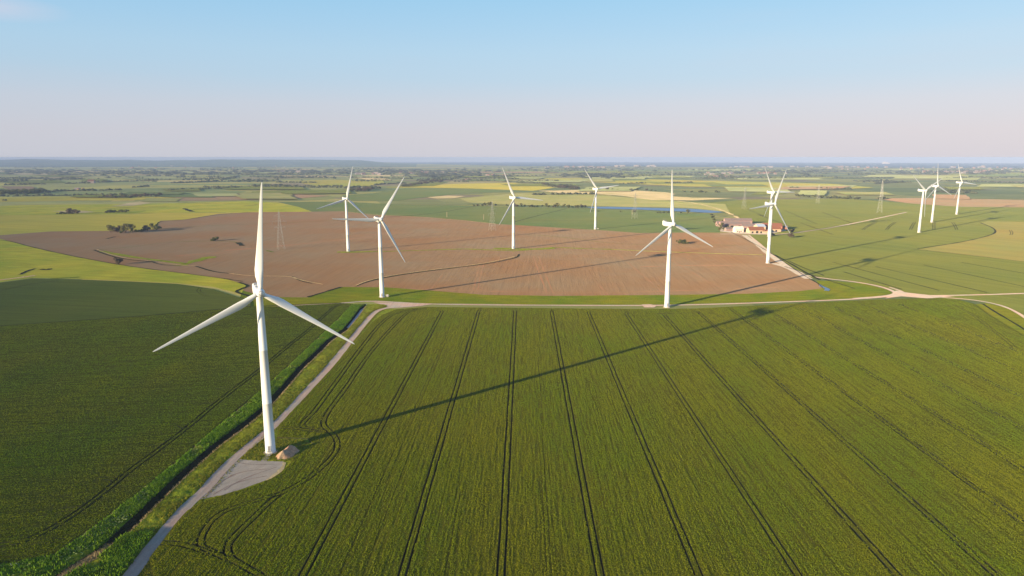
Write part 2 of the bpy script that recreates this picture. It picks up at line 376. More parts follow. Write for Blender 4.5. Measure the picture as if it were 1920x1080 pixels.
# --- the verge with its ditch: edges, as functions of the distance y
def xfun(px):
    g = sorted([tuple(G(*p)) for p in px], key=lambda q: q[1]); ys = [q[1] for q in g]; xs = [q[0] for q in g]
    return lambda y: float(np.interp(y, ys, xs))
verge_left = xfun([(672, 566), (662, 570), (640, 594), (547, 683), (487, 737), (434, 780), (353, 850), (273, 918), (178, 991), (97, 1047), (0, 1063), (-160, 1076), (-420, 1100), (-560, 1200)])
ditch_mid = xfun([(691, 566), (689, 570), (679, 578), (669, 592), (646, 620), (617, 640), (597, 660), (562, 693), (533, 727), (498, 765), (459, 797), (406, 836), (343, 891), (285, 947), (257, 975), (222, 1008), (196, 1032), (150, 1060), (117, 1082), (-20, 1200)])
track_px = [(150, 1200), (190, 1145), (245, 1080), (261, 1058), (281, 1030), (305, 1002), (328, 975), (352, 947), (385, 919), (408, 891), (436, 863), (473, 832), (520, 794), (548, 765), (577, 731), (610, 697), (636, 666), (652, 646), (674, 618), (692, 597), (701, 587), (714, 580), (735, 576), (765, 573)]
track_line = smooth_line(GL(track_px), 3.0)
tg = sorted([(p.y, p.x) for p in track_line[:int(len(track_line) * 0.93)]])
track_x = lambda y: float(np.interp(y, [a for a, b in tg], [b for a, b in tg]))
Y0, Y1 = G(0, 1195).y, G(680, 571).y
hole = [Vector((verge_left(y), y)) for y in np.linspace(Y0, Y1, 70)] + [Vector((track_x(y) - 2.0, y)) for y in np.linspace(Y1, Y0, 70)]

# --- the ground: one sheet out to the horizon, open only where the ditch is cut in
def ground():
    NA = 240; radii = [0.0]; R0 = 1600.0
    ring = [Vector((R0 * cos(2 * pi * i / NA), R0 * sin(2 * pi * i / NA))) for i in range(NA)]
    vs = list(ring); random.seed(3)
    for gx in range(-15, 16):
        for gy in range(-15, 16):
            p = Vector((gx * 100.0 + 3, gy * 100.0 + 7))
            if p.length < R0 - 40 and not inside(p, hole): vs.append(p)
    k = len(vs); vs += hole
    V, Ed, Fc, OV, _, OF = delaunay_2d_cdt(vs, [], [list(range(NA)), list(range(k, len(vs)))], 0, 1e-4)
    fs = [list(f) for f, o in zip(Fc, OF) if o == [0]]
    out = [(p.x, p.y, gz(p.x, p.y)) for p in V]
    idx = {}
    for i, ov in enumerate(OV):
        for q in ov:
            if q < NA: idx[q] = i
    prev = [idx[i] for i in range(NA)]; r = R0
    while r < 24500:
        r = min(r * 1.06, 24500); cur = []
        for i in range(NA):
            x, y = r * cos(2 * pi * i / NA), r * sin(2 * pi * i / NA); cur.append(len(out)); out.append((x, y, gz(x, y)))
        for i in range(NA): fs.append([prev[i], prev[(i + 1) % NA], cur[(i + 1) % NA], cur[i]])
        prev = cur
        if r >= 24500: break
    o = link('ground', mesh('ground', out, fs, M['far'])); tag(o, kind='structure')
ground()
def sea():
    az0, az1 = atan((735 - 960) / F * 1.0), radians(75)
    na, vs, fs = 60, [], []
    shore = lambda a: 10300 + 900 * noise.noise(Vector((a * 5, 3, 0))) + (max(0, (0.02 - a)) / 0.2) * 6500
    rs = np.linspace(0, 1, 26)
    for i in range(na + 1):
        a = az0 + (az1 - az0) * i / na
        for q in rs:
            r = shore(a) * (24400 / shore(a)) ** q; x, y = r * sin(a), r * cos(a); vs.append((x, y, gz(x, y) + 1.2))
    n = len(rs)
    for i in range(na):
        for j in range(n - 1): fs.append((i * n + j, (i + 1) * n + j, (i + 1) * n + j + 1, i * n + j + 1))
    o = link('sea', mesh('sea', vs, fs, M['sea'])); tag(o, kind='structure')
sea()
def hills():
    top = [(-700, 296), (-300, 297), (0, 299), (70, 297.6), (150, 299.2), (250, 298.8), (300, 300.4), (400, 298.5), (470, 297.8), (560, 299.4), (640, 299.0), (700, 300.8), (750, 303.5), (790, 306)]
    xs = [p[0] for p in top]; ys = [p[1] for p in top]
    nx, nr = 260, 26; vs, fs = [], []
    for i in range(nx + 1):
        px = -900 + (790 + 900) * i / nx
        az = atan((px - 960) / F)
        yt = float(np.interp(px, xs, ys))
        for j in range(nr + 1):
            q = j / nr; d = 9500 + 7800 * q; x, y = d * math.tan(az), d
            rr = sqrt(x * x + y * y)
            hmax = H - 19500 * (yt - YH) / F * 0.98 - gz(rr, 0) * 0 
            hmax = max(0, H - (yt - YH) / F * 15000 + d * d / 2 / RE) + 8
            e = max(0, 1 - abs(q - 0.72) / 0.5) ** 0.8
            h = hmax * e * (0.86 + 0.25 * noise.noise(Vector((x / 1500, y / 900, 0))) + 0.12 * noise.noise(Vector((x / 420, y / 300, 4)))) 
            low = 26 * max(0, noise.noise(Vector((x / 1300, y / 800, 9)))) * min(1, q * 4)
            fade = min(1, max(0, (790 - px) / 110))
            z = -12 - d * d / 2 / RE * 0.0 + gz(x, y) + 12 + max(h, low) * fade - (3 if j in (0, nr) or i in (0, nx) else 0)
            vs.append((x, y, z))
    for i in range(nx):
        for j in range(nr): a = i * (nr + 1) + j; fs.append((a, a + nr + 1, a + nr + 2, a + 1))
    hm = soil('hill_woods_and_fields', (0.030, 0.060, 0.055), 0.1, 0.3, (0.004, 0.002), 0.35, 0.0016, 0, 0.5, tint=(0.09, 0.12, 0.075))
    o = link('hills', mesh('hills', vs, fs, hm, True)); tag(o, kind='structure')
hills()

# --- fields (outline points are places on the ground)
S = sheet
brown = [(-60, 446), (0, 441), (95, 434), (200, 433), (290, 430), (296, 421), (300, 414), (345, 412), (410, 401), (475, 398), (560, 397), (640, 396), (700, 403), (760, 405), (800, 407), (870, 413), (930, 420), (1000, 424), (1060, 428), (1130, 432), (1200, 437), (1290, 436), (1380, 437), (1397, 442), (1436, 476), (1470, 497), (1505, 518), (1536, 533), (1541, 541), (1500, 546), (1400, 551), (1273, 553), (1040, 555), (907, 553), (807, 545), (723, 539), (640, 538), (577, 558), (497, 557), (455, 545), (463, 534), (422, 523), (347, 513), (280, 505), (213, 495), (133, 480), (61, 464), (22, 453), (0, 448), (-60, 452)]
fd = lambda nm, px, off, mt, **k: S(nm, GL(px), off, M[mt], **k)
fd('ploughed_field', brown, 0.10, 'brown', step=150)
fd('meadow', [(-80, 446), (0, 448), (22, 453), (61, 464), (133, 480), (213, 495), (280, 505), (347, 513), (422, 523), (463, 534), (455, 545), (497, 557), (470, 560), (440, 548), (400, 538), (330, 531), (250, 527), (150, 523), (60, 521), (0, 529), (-80, 545)], 0.12, 'meadow', step=80)
fd('meadow', [(-60, 404), (60, 403), (170, 402), (240, 401), (310, 399), (420, 399), (475, 398), (410, 401), (345, 412), (300, 414), (293, 430), (200, 433), (95, 434), (0, 441), (-60, 446)], 0.14, 'pale_green', step=150)
fd('meadow', [(-60, 388), (60, 384), (200, 383), (330, 381), (460, 377), (520, 380), (560, 388), (585, 397), (475, 398), (310, 399), (170, 402), (0, 404), (-60, 404)], 0.20, 'meadow', step=150)
fd('cereal_field', [(520, 379), (640, 378), (760, 384), (900, 386), (1000, 389), (1100, 392), (1200, 395), (1290, 400), (1330, 401), (1352, 420), (1350, 436), (1290, 436), (1200, 437), (1130, 432), (1060, 428), (1000, 424), (930, 420), (870, 413), (800, 407), (760, 405), (700, 403), (640, 396), (585, 397), (560, 388)], 0.16, 'bluegreen', step=200)
fd('cereal_field', [(640, 367), (700, 362), (760, 353), (900, 354), (980, 358), (860, 363), (790, 371), (740, 377), (660, 377)], 0.30, 'bluegreen', step=300)
fd('wheat_field', [(1330, 380), (1400, 374), (1600, 373), (1700, 381), (1800, 388), (1920, 388), (2100, 392), (2200, 470), (2150, 556), (1920, 549), (1760, 556), (1700, 552), (1685, 546), (1640, 534), (1560, 524), (1520, 521), (1500, 512), (1470, 490), (1432, 464), (1400, 443), (1420, 432), (1400, 420), (1368, 400)], 0.10, 'midgreen', step=150)
fd('barley_field', [(1720, 468), (1800, 455), (1850, 443), (1868, 436), (1862, 427), (1838, 419), (1850, 415), (1900, 416), (2100, 421), (2200, 520), (2000, 500), (1920, 491), (1830, 480)], 0.22, 'yellow', step=120)
fd('bare_field', [(1640, 372), (1720, 371), (1920, 375), (2150, 380), (2150, 392), (1920, 389), (1800, 388), (1700, 381)], 0.30, 'dusk_brown', step=200)
fd('rape_field', [(1000, 334), (1150, 334), (1240, 337), (1400, 341), (1560, 345), (1640, 352), (1560, 356), (1400, 352), (1290, 350), (1180, 345), (1080, 340)], 0.8, 'rape', step=400, wig=6)
fd('rape_field', [(550, 341), (610, 337), (718, 338), (722, 345), (680, 350), (600, 350)], 0.8, 'rape', step=400, wig=6)
fd('reedbed', [(1010, 358), (1090, 356), (1170, 356), (1250, 361), (1268, 364), (1255, 368), (1300, 371), (1375, 372), (1300, 376), (1220, 375), (1190, 371), (1165, 367), (1110, 364), (1050, 362)], 0.5, 'sand', step=150, wig=10)
fd('reedbed', [(500, 361), (560, 359), (655, 360), (655, 363), (500, 364)], 0.5, 'sand', step=300, wig=4)
fd('reedbed', [(800, 370), (840, 367), (874, 368), (850, 372), (820, 373)], 0.5, 'sand', step=150, wig=6)
fd('reedbed', [(205, 388), (240, 381), (262, 378), (283, 381), (250, 386)], 0.5, 'sand', step=100, wig=5)
fd('reedbed', [(95, 396), (150, 395), (180, 398), (140, 400)], 0.5, 'sand', step=100, wig=5)
fd('bare_field', [(330, 370), (380, 365), (480, 362), (540, 364), (620, 367), (560, 372), (440, 376), (330, 377)], 0.42, 'dusk_brown', step=200)
fd('pale_pasture', [(720, 352), (850, 345), (960, 343), (1040, 352), (1000, 358), (900, 354), (800, 352)], 0.42, 'pale_green', step=200)
fd('pale_pasture', [(0, 371), (100, 369), (230, 367), (330, 371), (240, 376), (100, 377), (0, 379)], 0.42, 'pale_green', step=200)
fd('rough_pasture', [(860, 372), (980, 362), (1120, 366), (1280, 378), (1360, 383), (1368, 398), (1290, 390), (1180, 388), (1080, 386), (960, 384), (880, 380)], 0.36, 'rough', step=150)
fd('pond', [(1098, 388.5), (1140, 388), (1200, 389.5), (1300, 392), (1345, 396), (1356, 398.5), (1330, 399.5), (1290, 397.5), (1190, 393), (1120, 391.5)], 0.62, 'water', step=80, wig=3)
fd('stream', [(1536, 533), (1545, 538), (1557, 543), (1554, 546), (1545, 545), (1547, 542), (1536, 537)], 0.30, 'water', step=30, wig=0.3)
# the small fields of the middle distance, each its own crop, with ditches between
rq = random.Random(4)
for i_ in range(95):
    y_ = 316 + 56 * rq.random() ** 1.25; x_ = rq.uniform(-120, 1900)
    if 1000 < x_ < 1400 and y_ > 352: continue
    if 560 < x_ < 1000 and y_ > 360: continue
    if x_ > 1380 and y_ > 366: continue
    w_ = rq.uniform(40, 170) * (1 + (345 - y_) / 90); h_ = (y_ - 300) * rq.uniform(.07, .16); k_ = rq.uniform(-.25, .25) * h_; sk = rq.uniform(-25, 25)
    mt_ = rq.choice(['far_pasture', 'midgreen', 'midgreen', 'bluegreen', 'rough', 'rough', 'dusk_brown', 'bluegreen', 'far_pasture', 'far_pasture', 'sand' if y_ < 335 else 'midgreen'])
    fd('far_field', [(x_, y_), (x_ + w_, y_ + k_), (x_ + w_ + sk, y_ + h_ + k_), (x_ + sk, y_ + h_)], 0.9 + i_ * 0.03, mt_, step=900, wig=8, edge=60)
for i_ in range(70):
    y_ = 342 + 58 * rq.random(); x_ = rq.uniform(-100, 640) if rq.random() < .6 else rq.uniform(1380, 1900)
    if x_ > 1300 and y_ > 376: y_ = 345 + 30 * rq.random()
    if x_ < 700 and y_ > 396: continue
    L_ = rq.uniform(20, 120); k_ = rq.uniform(-3, 3) * (y_ - 320) / 60
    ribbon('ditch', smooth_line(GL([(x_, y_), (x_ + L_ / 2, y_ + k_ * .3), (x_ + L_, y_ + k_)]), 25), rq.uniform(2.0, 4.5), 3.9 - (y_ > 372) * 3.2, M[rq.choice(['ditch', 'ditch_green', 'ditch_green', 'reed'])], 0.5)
# strip of lush grass between the lane and the ploughland
fd('grass_strip', [(577, 558), (640, 538), (723, 539), (807, 545), (907, 553), (1040, 555), (1273, 553), (1400, 551), (1500, 546), (1541, 541), (1536, 533), (1530, 526), (1560, 527), (1620, 532), (1668, 545), (1672, 551), (1640, 557), (1560, 562), (1400, 567), (1240, 571), (1000, 571), (860, 569), (770, 570), (740, 572), (700, 566), (640, 569), (560, 572), (520, 574), (440, 580), (455, 545), (497, 557)], 0.14, 'lush', step=60)
# grass apron round the near tower and along the track
near_apron = [(478, 800), (530, 790), (575, 735), (640, 668), (700, 604), (722, 588), (770, 578), (800, 574), (740, 570), (692, 572), (640, 640), (560, 716), (500, 775), (440, 835), (380, 893), (300, 965), (240, 1030), (150, 1130), (90, 1230), (240, 1230), (330, 1090), (300, 1030), (360, 955), (440, 930), (520, 905), (555, 880), (600, 838), (590, 815), (520, 818)]
M['apron'] = M['ditch_olive']
apr = [Vector((track_x(y) - 2.0, y)) for y in np.linspace(Y0, 560, 60)] + GL([(790, 580), (760, 583), (722, 592), (706, 606), (660, 660), (600, 724), (545, 790), (545, 815), (600, 817), (605, 840), (565, 888), (525, 912), (440, 938), (370, 962), (330, 1005), (300, 1045), (345, 1095), (260, 1195)])
S('track_verge', apr, 0.09, M['ditch_olive'], step=25, wig=0.4)
fd('hardstanding', [(398, 905), (425, 878), (449, 862), (488, 865), (530, 866), (533, 874), (519, 887), (496, 902), (455, 917), (419, 928), (382, 936), (362, 940), (372, 925)], 0.16, 'gravel', step=8, wig=0.5, edge=1.0)
fd('path', [(488, 866), (499, 853), (508, 855), (499, 866)], 0.17, 'gravel', step=3, wig=0.1, edge=1.0)

M['furrow_and_shade'] = soil('furrow_soil_and_shade', (0.225, 0.142, 0.080), 0.1, 0, (0.3, 0.3), 0.1, 0.02, 0)  # serves the furrows and the faint shadow streaks painted on the ploughland
M['rut'] = soil('gravel_rut', (0.23, 0.19, 0.16), 0.2, 0, (0.5, 0.5), 0.2, 0.1, 0.1)
fd('hardstanding', [(1203, 571.5), (1220, 571), (1232, 574), (1226, 577), (1208, 577)], 0.3, 'track', step=20, wig=0.3)
fd('hardstanding_rim', [(530, 866), (536, 868), (533, 880), (520, 893), (500, 903), (498, 901), (517, 887), (530, 874)], 0.18, 'sand', step=5, wig=0.4, edge=1.0)
# --- lanes and tracks
ribbon('track', track_line, 4.6, 0.22, M['track'], 0.06)
def lane(px, w, off=0.2, mt='track', name='track', wig=0.12, step=6.0):
    return ribbon(name, smooth_line(GL(px), step), w, off, M[mt], wig)
lane([(520, 575), (600, 571), (650, 568), (692, 564.5), (740, 567), (800, 570.5), (900, 572), (1050, 573), (1200, 573.5), (1300, 572), (1400, 569), (1500, 565.5), (1600, 561.5), (1660, 557), (1690, 554), (1740, 555), (1850, 553), (1960, 549), (2150, 546)], 3.6, 0.24)
fd('track_junction', [(700, 567), (745, 568), (810, 571), (790, 574), (755, 577), (735, 578), (722, 574)], 0.23, 'track', step=20, wig=0.3)
lane([(1500, 514), (1540, 522), (1600, 528), (1650, 537), (1675, 546), (1680, 551), (1660, 556), (1600, 560)], 3.6, 0.25)
lane([(1668, 539), (1690, 546), (1697, 551), (1720, 555), (1770, 558), (1830, 563), (1880, 573), (1915, 590), (1960, 625)], 2.8, 0.27)
fd('track_junction', [(1680, 545), (1700, 549), (1745, 554), (1790, 556), (1740, 560), (1690, 556), (1660, 560), (1672, 553)], 0.26, 'track', step=20, wig=0.3)
lane([(1395, 441), (1420, 458), (1446, 480), (1475, 500), (1500, 514), (1515, 522)], 8.5, 0.22, 'gravel')
lane([(1404, 441), (1430, 462), (1452, 482)], 3.5, 0.27)
lane([(1450, 494), (1480, 502), (1516, 523)], 9, 0.21, 'gravel')
lane([(1350, 439), (1400, 439), (1470, 440), (1530, 431), (1560, 427), (1620, 415), (1700, 398)], 5.0, 0.26)
lane([(1380, 405), (1390, 415), (1396, 425)], 6.0, 0.26, 'sand')
lane([(1270, 377), (1310, 382), (1340, 390), (1368, 400), (1385, 410)], 8.0, 0.6, 'sand', wig=0.4)
fd('farmyard', [(1352, 424), (1390, 417), (1450, 420), (1475, 432), (1440, 440), (1380, 438), (1350, 434)], 0.24, 'gravel', step=40, wig=0.6)

for k_, (px_, w_) in enumerate((([(385, 933), (403, 910), (424, 885)], .9), ([(395, 925), (415, 903), (450, 885), (500, 880)], .5), ([(400, 928), (440, 905), (500, 893)], .5), ([(446, 868), (470, 872), (515, 871)], .5), ([(420, 920), (455, 898), (520, 876)], .5))):
    lane(px_, w_, 0.19, 'rut', 'rut', 0.5, 2.0)
for px_ in ([(900, 497), (893, 520), (888, 545)], [(907, 496), (900, 520), (896, 545)], [(1000, 480), (1010, 510), (1026, 550)], [(1010, 480), (1022, 512), (1038, 552)], [(1075, 480), (1110, 520), (1140, 553)], [(1160, 478), (1210, 520), (1245, 550)], [(830, 515), (815, 535), (806, 544)], [(1250, 482), (1320, 525), (1370, 548)]):
    lane(px_, 1.2, 0.13, 'furrow_and_shade', 'furrow_and_shade', 0.5, 8)
for px_, w_ in (([(420, 470), (520, 462), (640, 450), (700, 444)], 9), ([(640, 444), (760, 436), (830, 432)], 6), ([(330, 480), (400, 475), (450, 472)], 10), ([(778, 414), (800, 415.5)], 9), ([(800, 418), (855, 420)], 7), ([(700, 540), (900, 546), (1100, 549), (1300, 545), (1480, 538)], 3), ([(1200, 500), (1330, 497), (1450, 500)], 4)):  # broad faint shadow streaks, put into the soil colour
    lane(px_, w_, 0.125, 'furrow_and_shade', 'furrow_and_shade', 0.6, 12)
fd('wheat_field', [(1700, 557), (1760, 559.5), (1830, 564), (1880, 574), (1920, 594), (2150, 720), (2300, 640), (2150, 548), (1850, 553.5), (1740, 555.5)], 0.15, 'midgreen', step=60)
# --- ditches and reed-lined drains: flat ribbons, the dark ones with ditch shade painted in
def drain(px, w=2.2, mt='ditch', off=0.3, nm='ditch', wig=0.35): return lane(px, w, off, mt, nm, wig)
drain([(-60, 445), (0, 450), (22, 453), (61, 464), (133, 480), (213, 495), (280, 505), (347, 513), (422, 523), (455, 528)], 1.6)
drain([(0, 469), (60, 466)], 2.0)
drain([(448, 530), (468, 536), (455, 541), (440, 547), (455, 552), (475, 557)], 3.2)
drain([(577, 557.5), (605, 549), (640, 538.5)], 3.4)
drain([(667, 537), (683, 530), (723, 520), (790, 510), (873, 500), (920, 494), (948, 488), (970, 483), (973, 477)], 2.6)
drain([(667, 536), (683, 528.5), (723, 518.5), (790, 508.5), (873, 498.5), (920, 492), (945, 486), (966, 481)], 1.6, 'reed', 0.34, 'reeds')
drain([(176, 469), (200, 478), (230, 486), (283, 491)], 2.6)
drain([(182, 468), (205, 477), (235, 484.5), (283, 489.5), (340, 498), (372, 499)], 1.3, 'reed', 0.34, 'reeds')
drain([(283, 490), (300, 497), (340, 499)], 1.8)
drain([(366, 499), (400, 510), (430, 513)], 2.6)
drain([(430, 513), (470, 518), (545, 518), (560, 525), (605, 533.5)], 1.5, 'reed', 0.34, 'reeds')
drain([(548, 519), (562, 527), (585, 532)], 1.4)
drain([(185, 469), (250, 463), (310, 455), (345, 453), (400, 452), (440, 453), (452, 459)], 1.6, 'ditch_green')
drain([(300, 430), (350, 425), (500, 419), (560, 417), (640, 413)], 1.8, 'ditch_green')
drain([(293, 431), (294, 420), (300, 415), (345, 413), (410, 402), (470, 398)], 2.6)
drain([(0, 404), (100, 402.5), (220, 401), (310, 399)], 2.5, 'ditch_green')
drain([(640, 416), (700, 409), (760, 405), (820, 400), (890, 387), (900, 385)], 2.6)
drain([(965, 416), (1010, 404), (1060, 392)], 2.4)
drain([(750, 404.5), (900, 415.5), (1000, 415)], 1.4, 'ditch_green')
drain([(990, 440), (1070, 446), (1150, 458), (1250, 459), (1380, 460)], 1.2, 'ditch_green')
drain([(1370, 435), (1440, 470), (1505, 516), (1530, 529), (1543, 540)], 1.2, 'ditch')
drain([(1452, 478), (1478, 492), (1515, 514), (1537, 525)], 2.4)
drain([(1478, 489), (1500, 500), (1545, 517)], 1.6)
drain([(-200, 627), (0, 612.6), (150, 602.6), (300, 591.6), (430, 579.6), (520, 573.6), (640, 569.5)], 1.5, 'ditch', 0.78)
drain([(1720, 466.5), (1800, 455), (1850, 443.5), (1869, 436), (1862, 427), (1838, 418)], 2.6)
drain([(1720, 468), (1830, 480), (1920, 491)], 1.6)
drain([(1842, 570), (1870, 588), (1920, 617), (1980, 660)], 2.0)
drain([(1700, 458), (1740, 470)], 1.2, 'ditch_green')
for a, b in (((640, 474), (870, 467)), ((870, 467), (960, 470)), ((960, 471), (1040, 464)), ((1040, 464), (1150, 468)), ((1150, 468), (1290, 474)), ((1290, 474), (1430, 478))):
    drain([a, ((a[0] + b[0]) / 2, (a[1] + b[1]) / 2 + 0.4), b], 6.0, 'ditch_olive', 0.32, 'grass_balk')
drain([(1150, 468.5), (1290, 474.5), (1430, 478)], 2.0, 'reed', 0.36, 'reeds')
drain([(925, 466), (990, 468), (1040, 466)], 12, 'ditch_olive', 0.33, 'grass_balk')
drain([(632, 473), (700, 472)], 9, 'ditch_olive', 0.33, 'grass_balk')
drain([(340, 498), (370, 488), (400, 481)], 14, 'ditch_olive', 0.2, 'grass_patch')
drain([(190, 471), (240, 481), (300, 489), (350, 495)], 8, 'ditch_olive', 0.2, 'grass_patch')
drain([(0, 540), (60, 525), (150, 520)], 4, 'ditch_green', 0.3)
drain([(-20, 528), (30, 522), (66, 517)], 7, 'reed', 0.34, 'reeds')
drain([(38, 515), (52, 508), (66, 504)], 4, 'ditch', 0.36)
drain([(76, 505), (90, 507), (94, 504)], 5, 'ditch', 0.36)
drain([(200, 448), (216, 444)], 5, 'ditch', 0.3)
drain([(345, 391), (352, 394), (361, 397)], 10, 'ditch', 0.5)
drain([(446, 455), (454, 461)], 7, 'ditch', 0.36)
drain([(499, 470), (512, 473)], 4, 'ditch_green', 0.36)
drain([(640, 396), (700, 403), (760, 405.5), (870, 413.5), (930, 420)], 1.6, 'reed', 0.33, 'reeds')
# green wedge right of the lane with its dyke
fd('grass_strip', [(1826, 571), (1850, 569), (1885, 577), (1920, 596), (1980, 640), (2040, 700), (1980, 672), (1920, 632), (1851, 590)], 0.2, 'lush', step=30)

# --- the sown fields: a standing crop with wheel tracks left open in it
def crop(name, boundary, lines, top, mt, floor_off=0.12, gauge=2.3, wt=0.52, step=60):
    b = densify(boundary, 3.0, True, 0.35, 7); vs = list(b); faces = [list(range(len(b)))]
    xs = [p.x for p in b]; ys = [p.y for p in b]
    for ln, sides, w in lines:
        for s in sides:
            pts = []
            for i, p in enumerate(ln):
                a = ln[max(0, i - 1)]; c = ln[min(len(ln) - 1, i + 1)]; d = (c - a).normalized(); n = Vector((-d.y, d.x))
                pts.append((p + n * s * gauge / 2, n))
            L = []; R = []
            for i, (p, n) in enumerate(pts):
                ww = w * (1 + 0.25 * noise.noise(Vector((p.x * .3, p.y * .3, s * 4)))) * (0.35 if i in (0, len(pts) - 1) else 1)
                p = p + n * 0.25 * noise.noise(Vector((p.x * .06, p.y * .06, 2)))
                L.append(p + n * ww / 2); R.append(p - n * ww / 2)
            # short pieces, so that no outline crosses itself on bends
            for i in range(len(L) - 1):
                k = len(vs); vs += [L[i], L[i + 1], R[i + 1], R[i]]
                for tri in ((k, k + 1, k + 2), (k, k + 2, k + 3)):
                    a_, b_, c_ = (vs[q] for q in tri)
                    if abs((b_ - a_).cross(c_ - a_)) > 1e-3: faces.append(list(tri))
    x = min(xs) + step / 2
    while x < max(xs):
        y = min(ys) + step / 2
        while y < max(ys):
            if inside((x, y), b): vs.append(Vector((x, y)))
            y += step
        x += step
    V, Ed, Fc, _, _, OF = delaunay_2d_cdt(vs, [], faces, 0, 1e-4)
    bb = [(min(vs[q].x for q in f), max(vs[q].x for q in f), min(vs[q].y for q in f), max(vs[q].y for q in f)) for f in faces]
    def free(f, o):
        c = sum((V[q] for q in f), Vector((0, 0))) / len(f)
        return 0 in o and not any(k and bb[k][0] <= c.x <= bb[k][1] and bb[k][2] <= c.y <= bb[k][3] for k in o)
    fs = [tuple(f) for f, o in zip(Fc, OF) if free(f, o)]
    nv = len(V); out = [(p.x, p.y, gz(p.x, p.y) + top) for p in V] + [(p.x, p.y, gz(p.x, p.y) + floor_off - 0.05) for p in V]
    cnt = {}
    for f in fs:
        for i in range(3):
            a, c = f[i], f[(i + 1) % 3]; cnt[(a, c)] = 1
    walls = [(a, c, c + nv, a + nv) for (a, c) in cnt if (c, a) not in cnt]
    me = mesh(name, out, fs + walls, [mt, M['crop_stalk']], False, [0] * len(fs) + [1] * len(walls))
    tag(link(name, me), kind='structure')
    fl = [tuple(f) for f, o in zip(Fc, OF) if 0 in o]
    tag(link('field_floor', mesh('field_floor', [(p.x, p.y, gz(p.x, p.y) + floor_off) for p in V], fl, M['floor'])), kind='structure')

MK_X0, MK_Y0, MK_C = -430.0, 120.0, 0.25
def raster(poly):
    nx, ny = int(960 / MK_C), int(480 / MK_C); g = np.zeros((ny, nx), bool)
    P = np.array([(p.x, p.y) for p in poly]); Q = np.roll(P, -1, 0)
    for j in range(ny):
        y = MK_Y0 + (j + .5) * MK_C; m = (P[:, 1] > y) != (Q[:, 1] > y)
        if not m.any(): continue
        xs = np.sort(P[m, 0] + (y - P[m, 1]) / (Q[m, 1] - P[m, 1]) * (Q[m, 0] - P[m, 0]))
        for a, b_ in zip(xs[::2], xs[1::2]):
            i0, i1 = max(0, int((a + .5 - MK_X0) / MK_C)), min(nx, int((b_ - .5 - MK_X0) / MK_C))
            if i1 > i0: g[j, i0:i1] = True
    return g
def ears(name, boundary, lines, top, mt, label, dens, h, rot_rows, seed, gauge=2.3):
    g = raster(boundary); ny, nx = g.shape
    for ln, sides, w in lines:
        pts = densify(list(ln), 0.25, False)
        for i in range(len(pts) - 1):
            d = (pts[i + 1] - pts[i]); 
            if d.length < 1e-6: continue
            d.normalize(); n = Vector((-d.y, d.x))
            for sd_ in sides:
                for o_ in (-w * .6, -w * .3, 0, w * .3, w * .6):
                    p = pts[i] + n * (sd_ * gauge / 2 + o_); a, c = int((p.x - MK_X0) / MK_C), int((p.y - MK_Y0) / MK_C)
                    if 0 <= a < nx and 0 <= c < ny: g[c, a] = False
    r = np.random.RandomState(seed); K = 3600000
    y = MK_Y0 + 480 * r.rand(K) ** 1.25; x = (r.rand(K) * 2 - 1) * (0.76 * (y + 30) + 12)
    ok = (x > MK_X0) & (x < MK_X0 + 959) & (y < MK_Y0 + 479.5); x, y = x[ok], y[ok]
    ok = g[((y - MK_Y0) / MK_C).astype(int), ((x - MK_X0) / MK_C).astype(int)]; x, y = x[ok], y[ok]
    # rows: each drill row thickens and thins along its length; broad patches on top of that
    ca, sa = cos(rot_rows), sin(rot_rows); u = (x - 0.0165 * y) * ca + y * sa; v = -(x) * sa + y * ca
    R1 = r.rand(4096, 256); iu = ((u / 0.42).astype(int)) % 4096; fv = (v / 9.0) % 255; iv = fv.astype(int); f = fv - iv
    q = R1[iu, iv] * (1 - f) + R1[iu, (iv + 1) % 256] * f
    R2 = r.rand(128, 128); a = (x / 26.0) % 127; b_ = (y / 34.0) % 127; ia, ib = a.astype(int), b_.astype(int); fa, fb = a - ia, b_ - ib
    p2 = (R2[ia, ib] * (1 - fa) + R2[(ia + 1) % 128, ib] * fa) * (1 - fb) + (R2[ia, (ib + 1) % 128] * (1 - fa) + R2[(ia + 1) % 128, (ib + 1) % 128] * fa) * fb
    keep = r.rand(len(x)) < dens * np.clip(-0.05 + 1.5 * q, 0, 1) * (0.65 + 0.7 * p2); x, y, p2, q = x[keep], y[keep], p2[keep], q[keep]
    n = len(x); far = np.clip((y - 150) / 400, 0, 1); ww = r.uniform(.16, .30, n) * (1 + far * 1.1); hh = r.uniform(*h, n) * (0.6 + .6 * q) * (1 - far * .25)
    V = np.zeros((n * 6, 3)); zz = -(x * x + y * y) / 2 / RE + top
    for b in range(2):
        an = r.uniform(0, pi, n); dx, dy = np.cos(an) * ww / 2, np.sin(an) * ww / 2; i0 = np.arange(n) * 6 + b * 3; ox, oy = r.normal(0, .1, n), r.normal(0, .1, n)
        V[i0] = np.c_[x - dx + ox, y - dy + oy, zz - .12]; V[i0 + 1] = np.c_[x + dx + ox, y + dy + oy, zz - .12]; V[i0 + 2] = np.c_[x + ox + r.normal(0, .12, n), y + oy + r.normal(0, .12, n), zz + hh]
    me = bpy.data.meshes.new(name); nf = n * 2
    me.vertices.add(nf * 3); me.vertices.foreach_set('co', V.ravel()); me.loops.add(nf * 3)
    me.loops.foreach_set('vertex_index', np.arange(nf * 3, dtype=np.int32)); me.polygons.add(nf)
    me.polygons.foreach_set('loop_start', np.arange(nf, dtype=np.int32) * 3); me.update(calc_edges=True)
    me.materials.append(mt); tag(link(name, me), label, 'crop', kind='stuff'); print(name, n)
BOTH = (-1, 1)
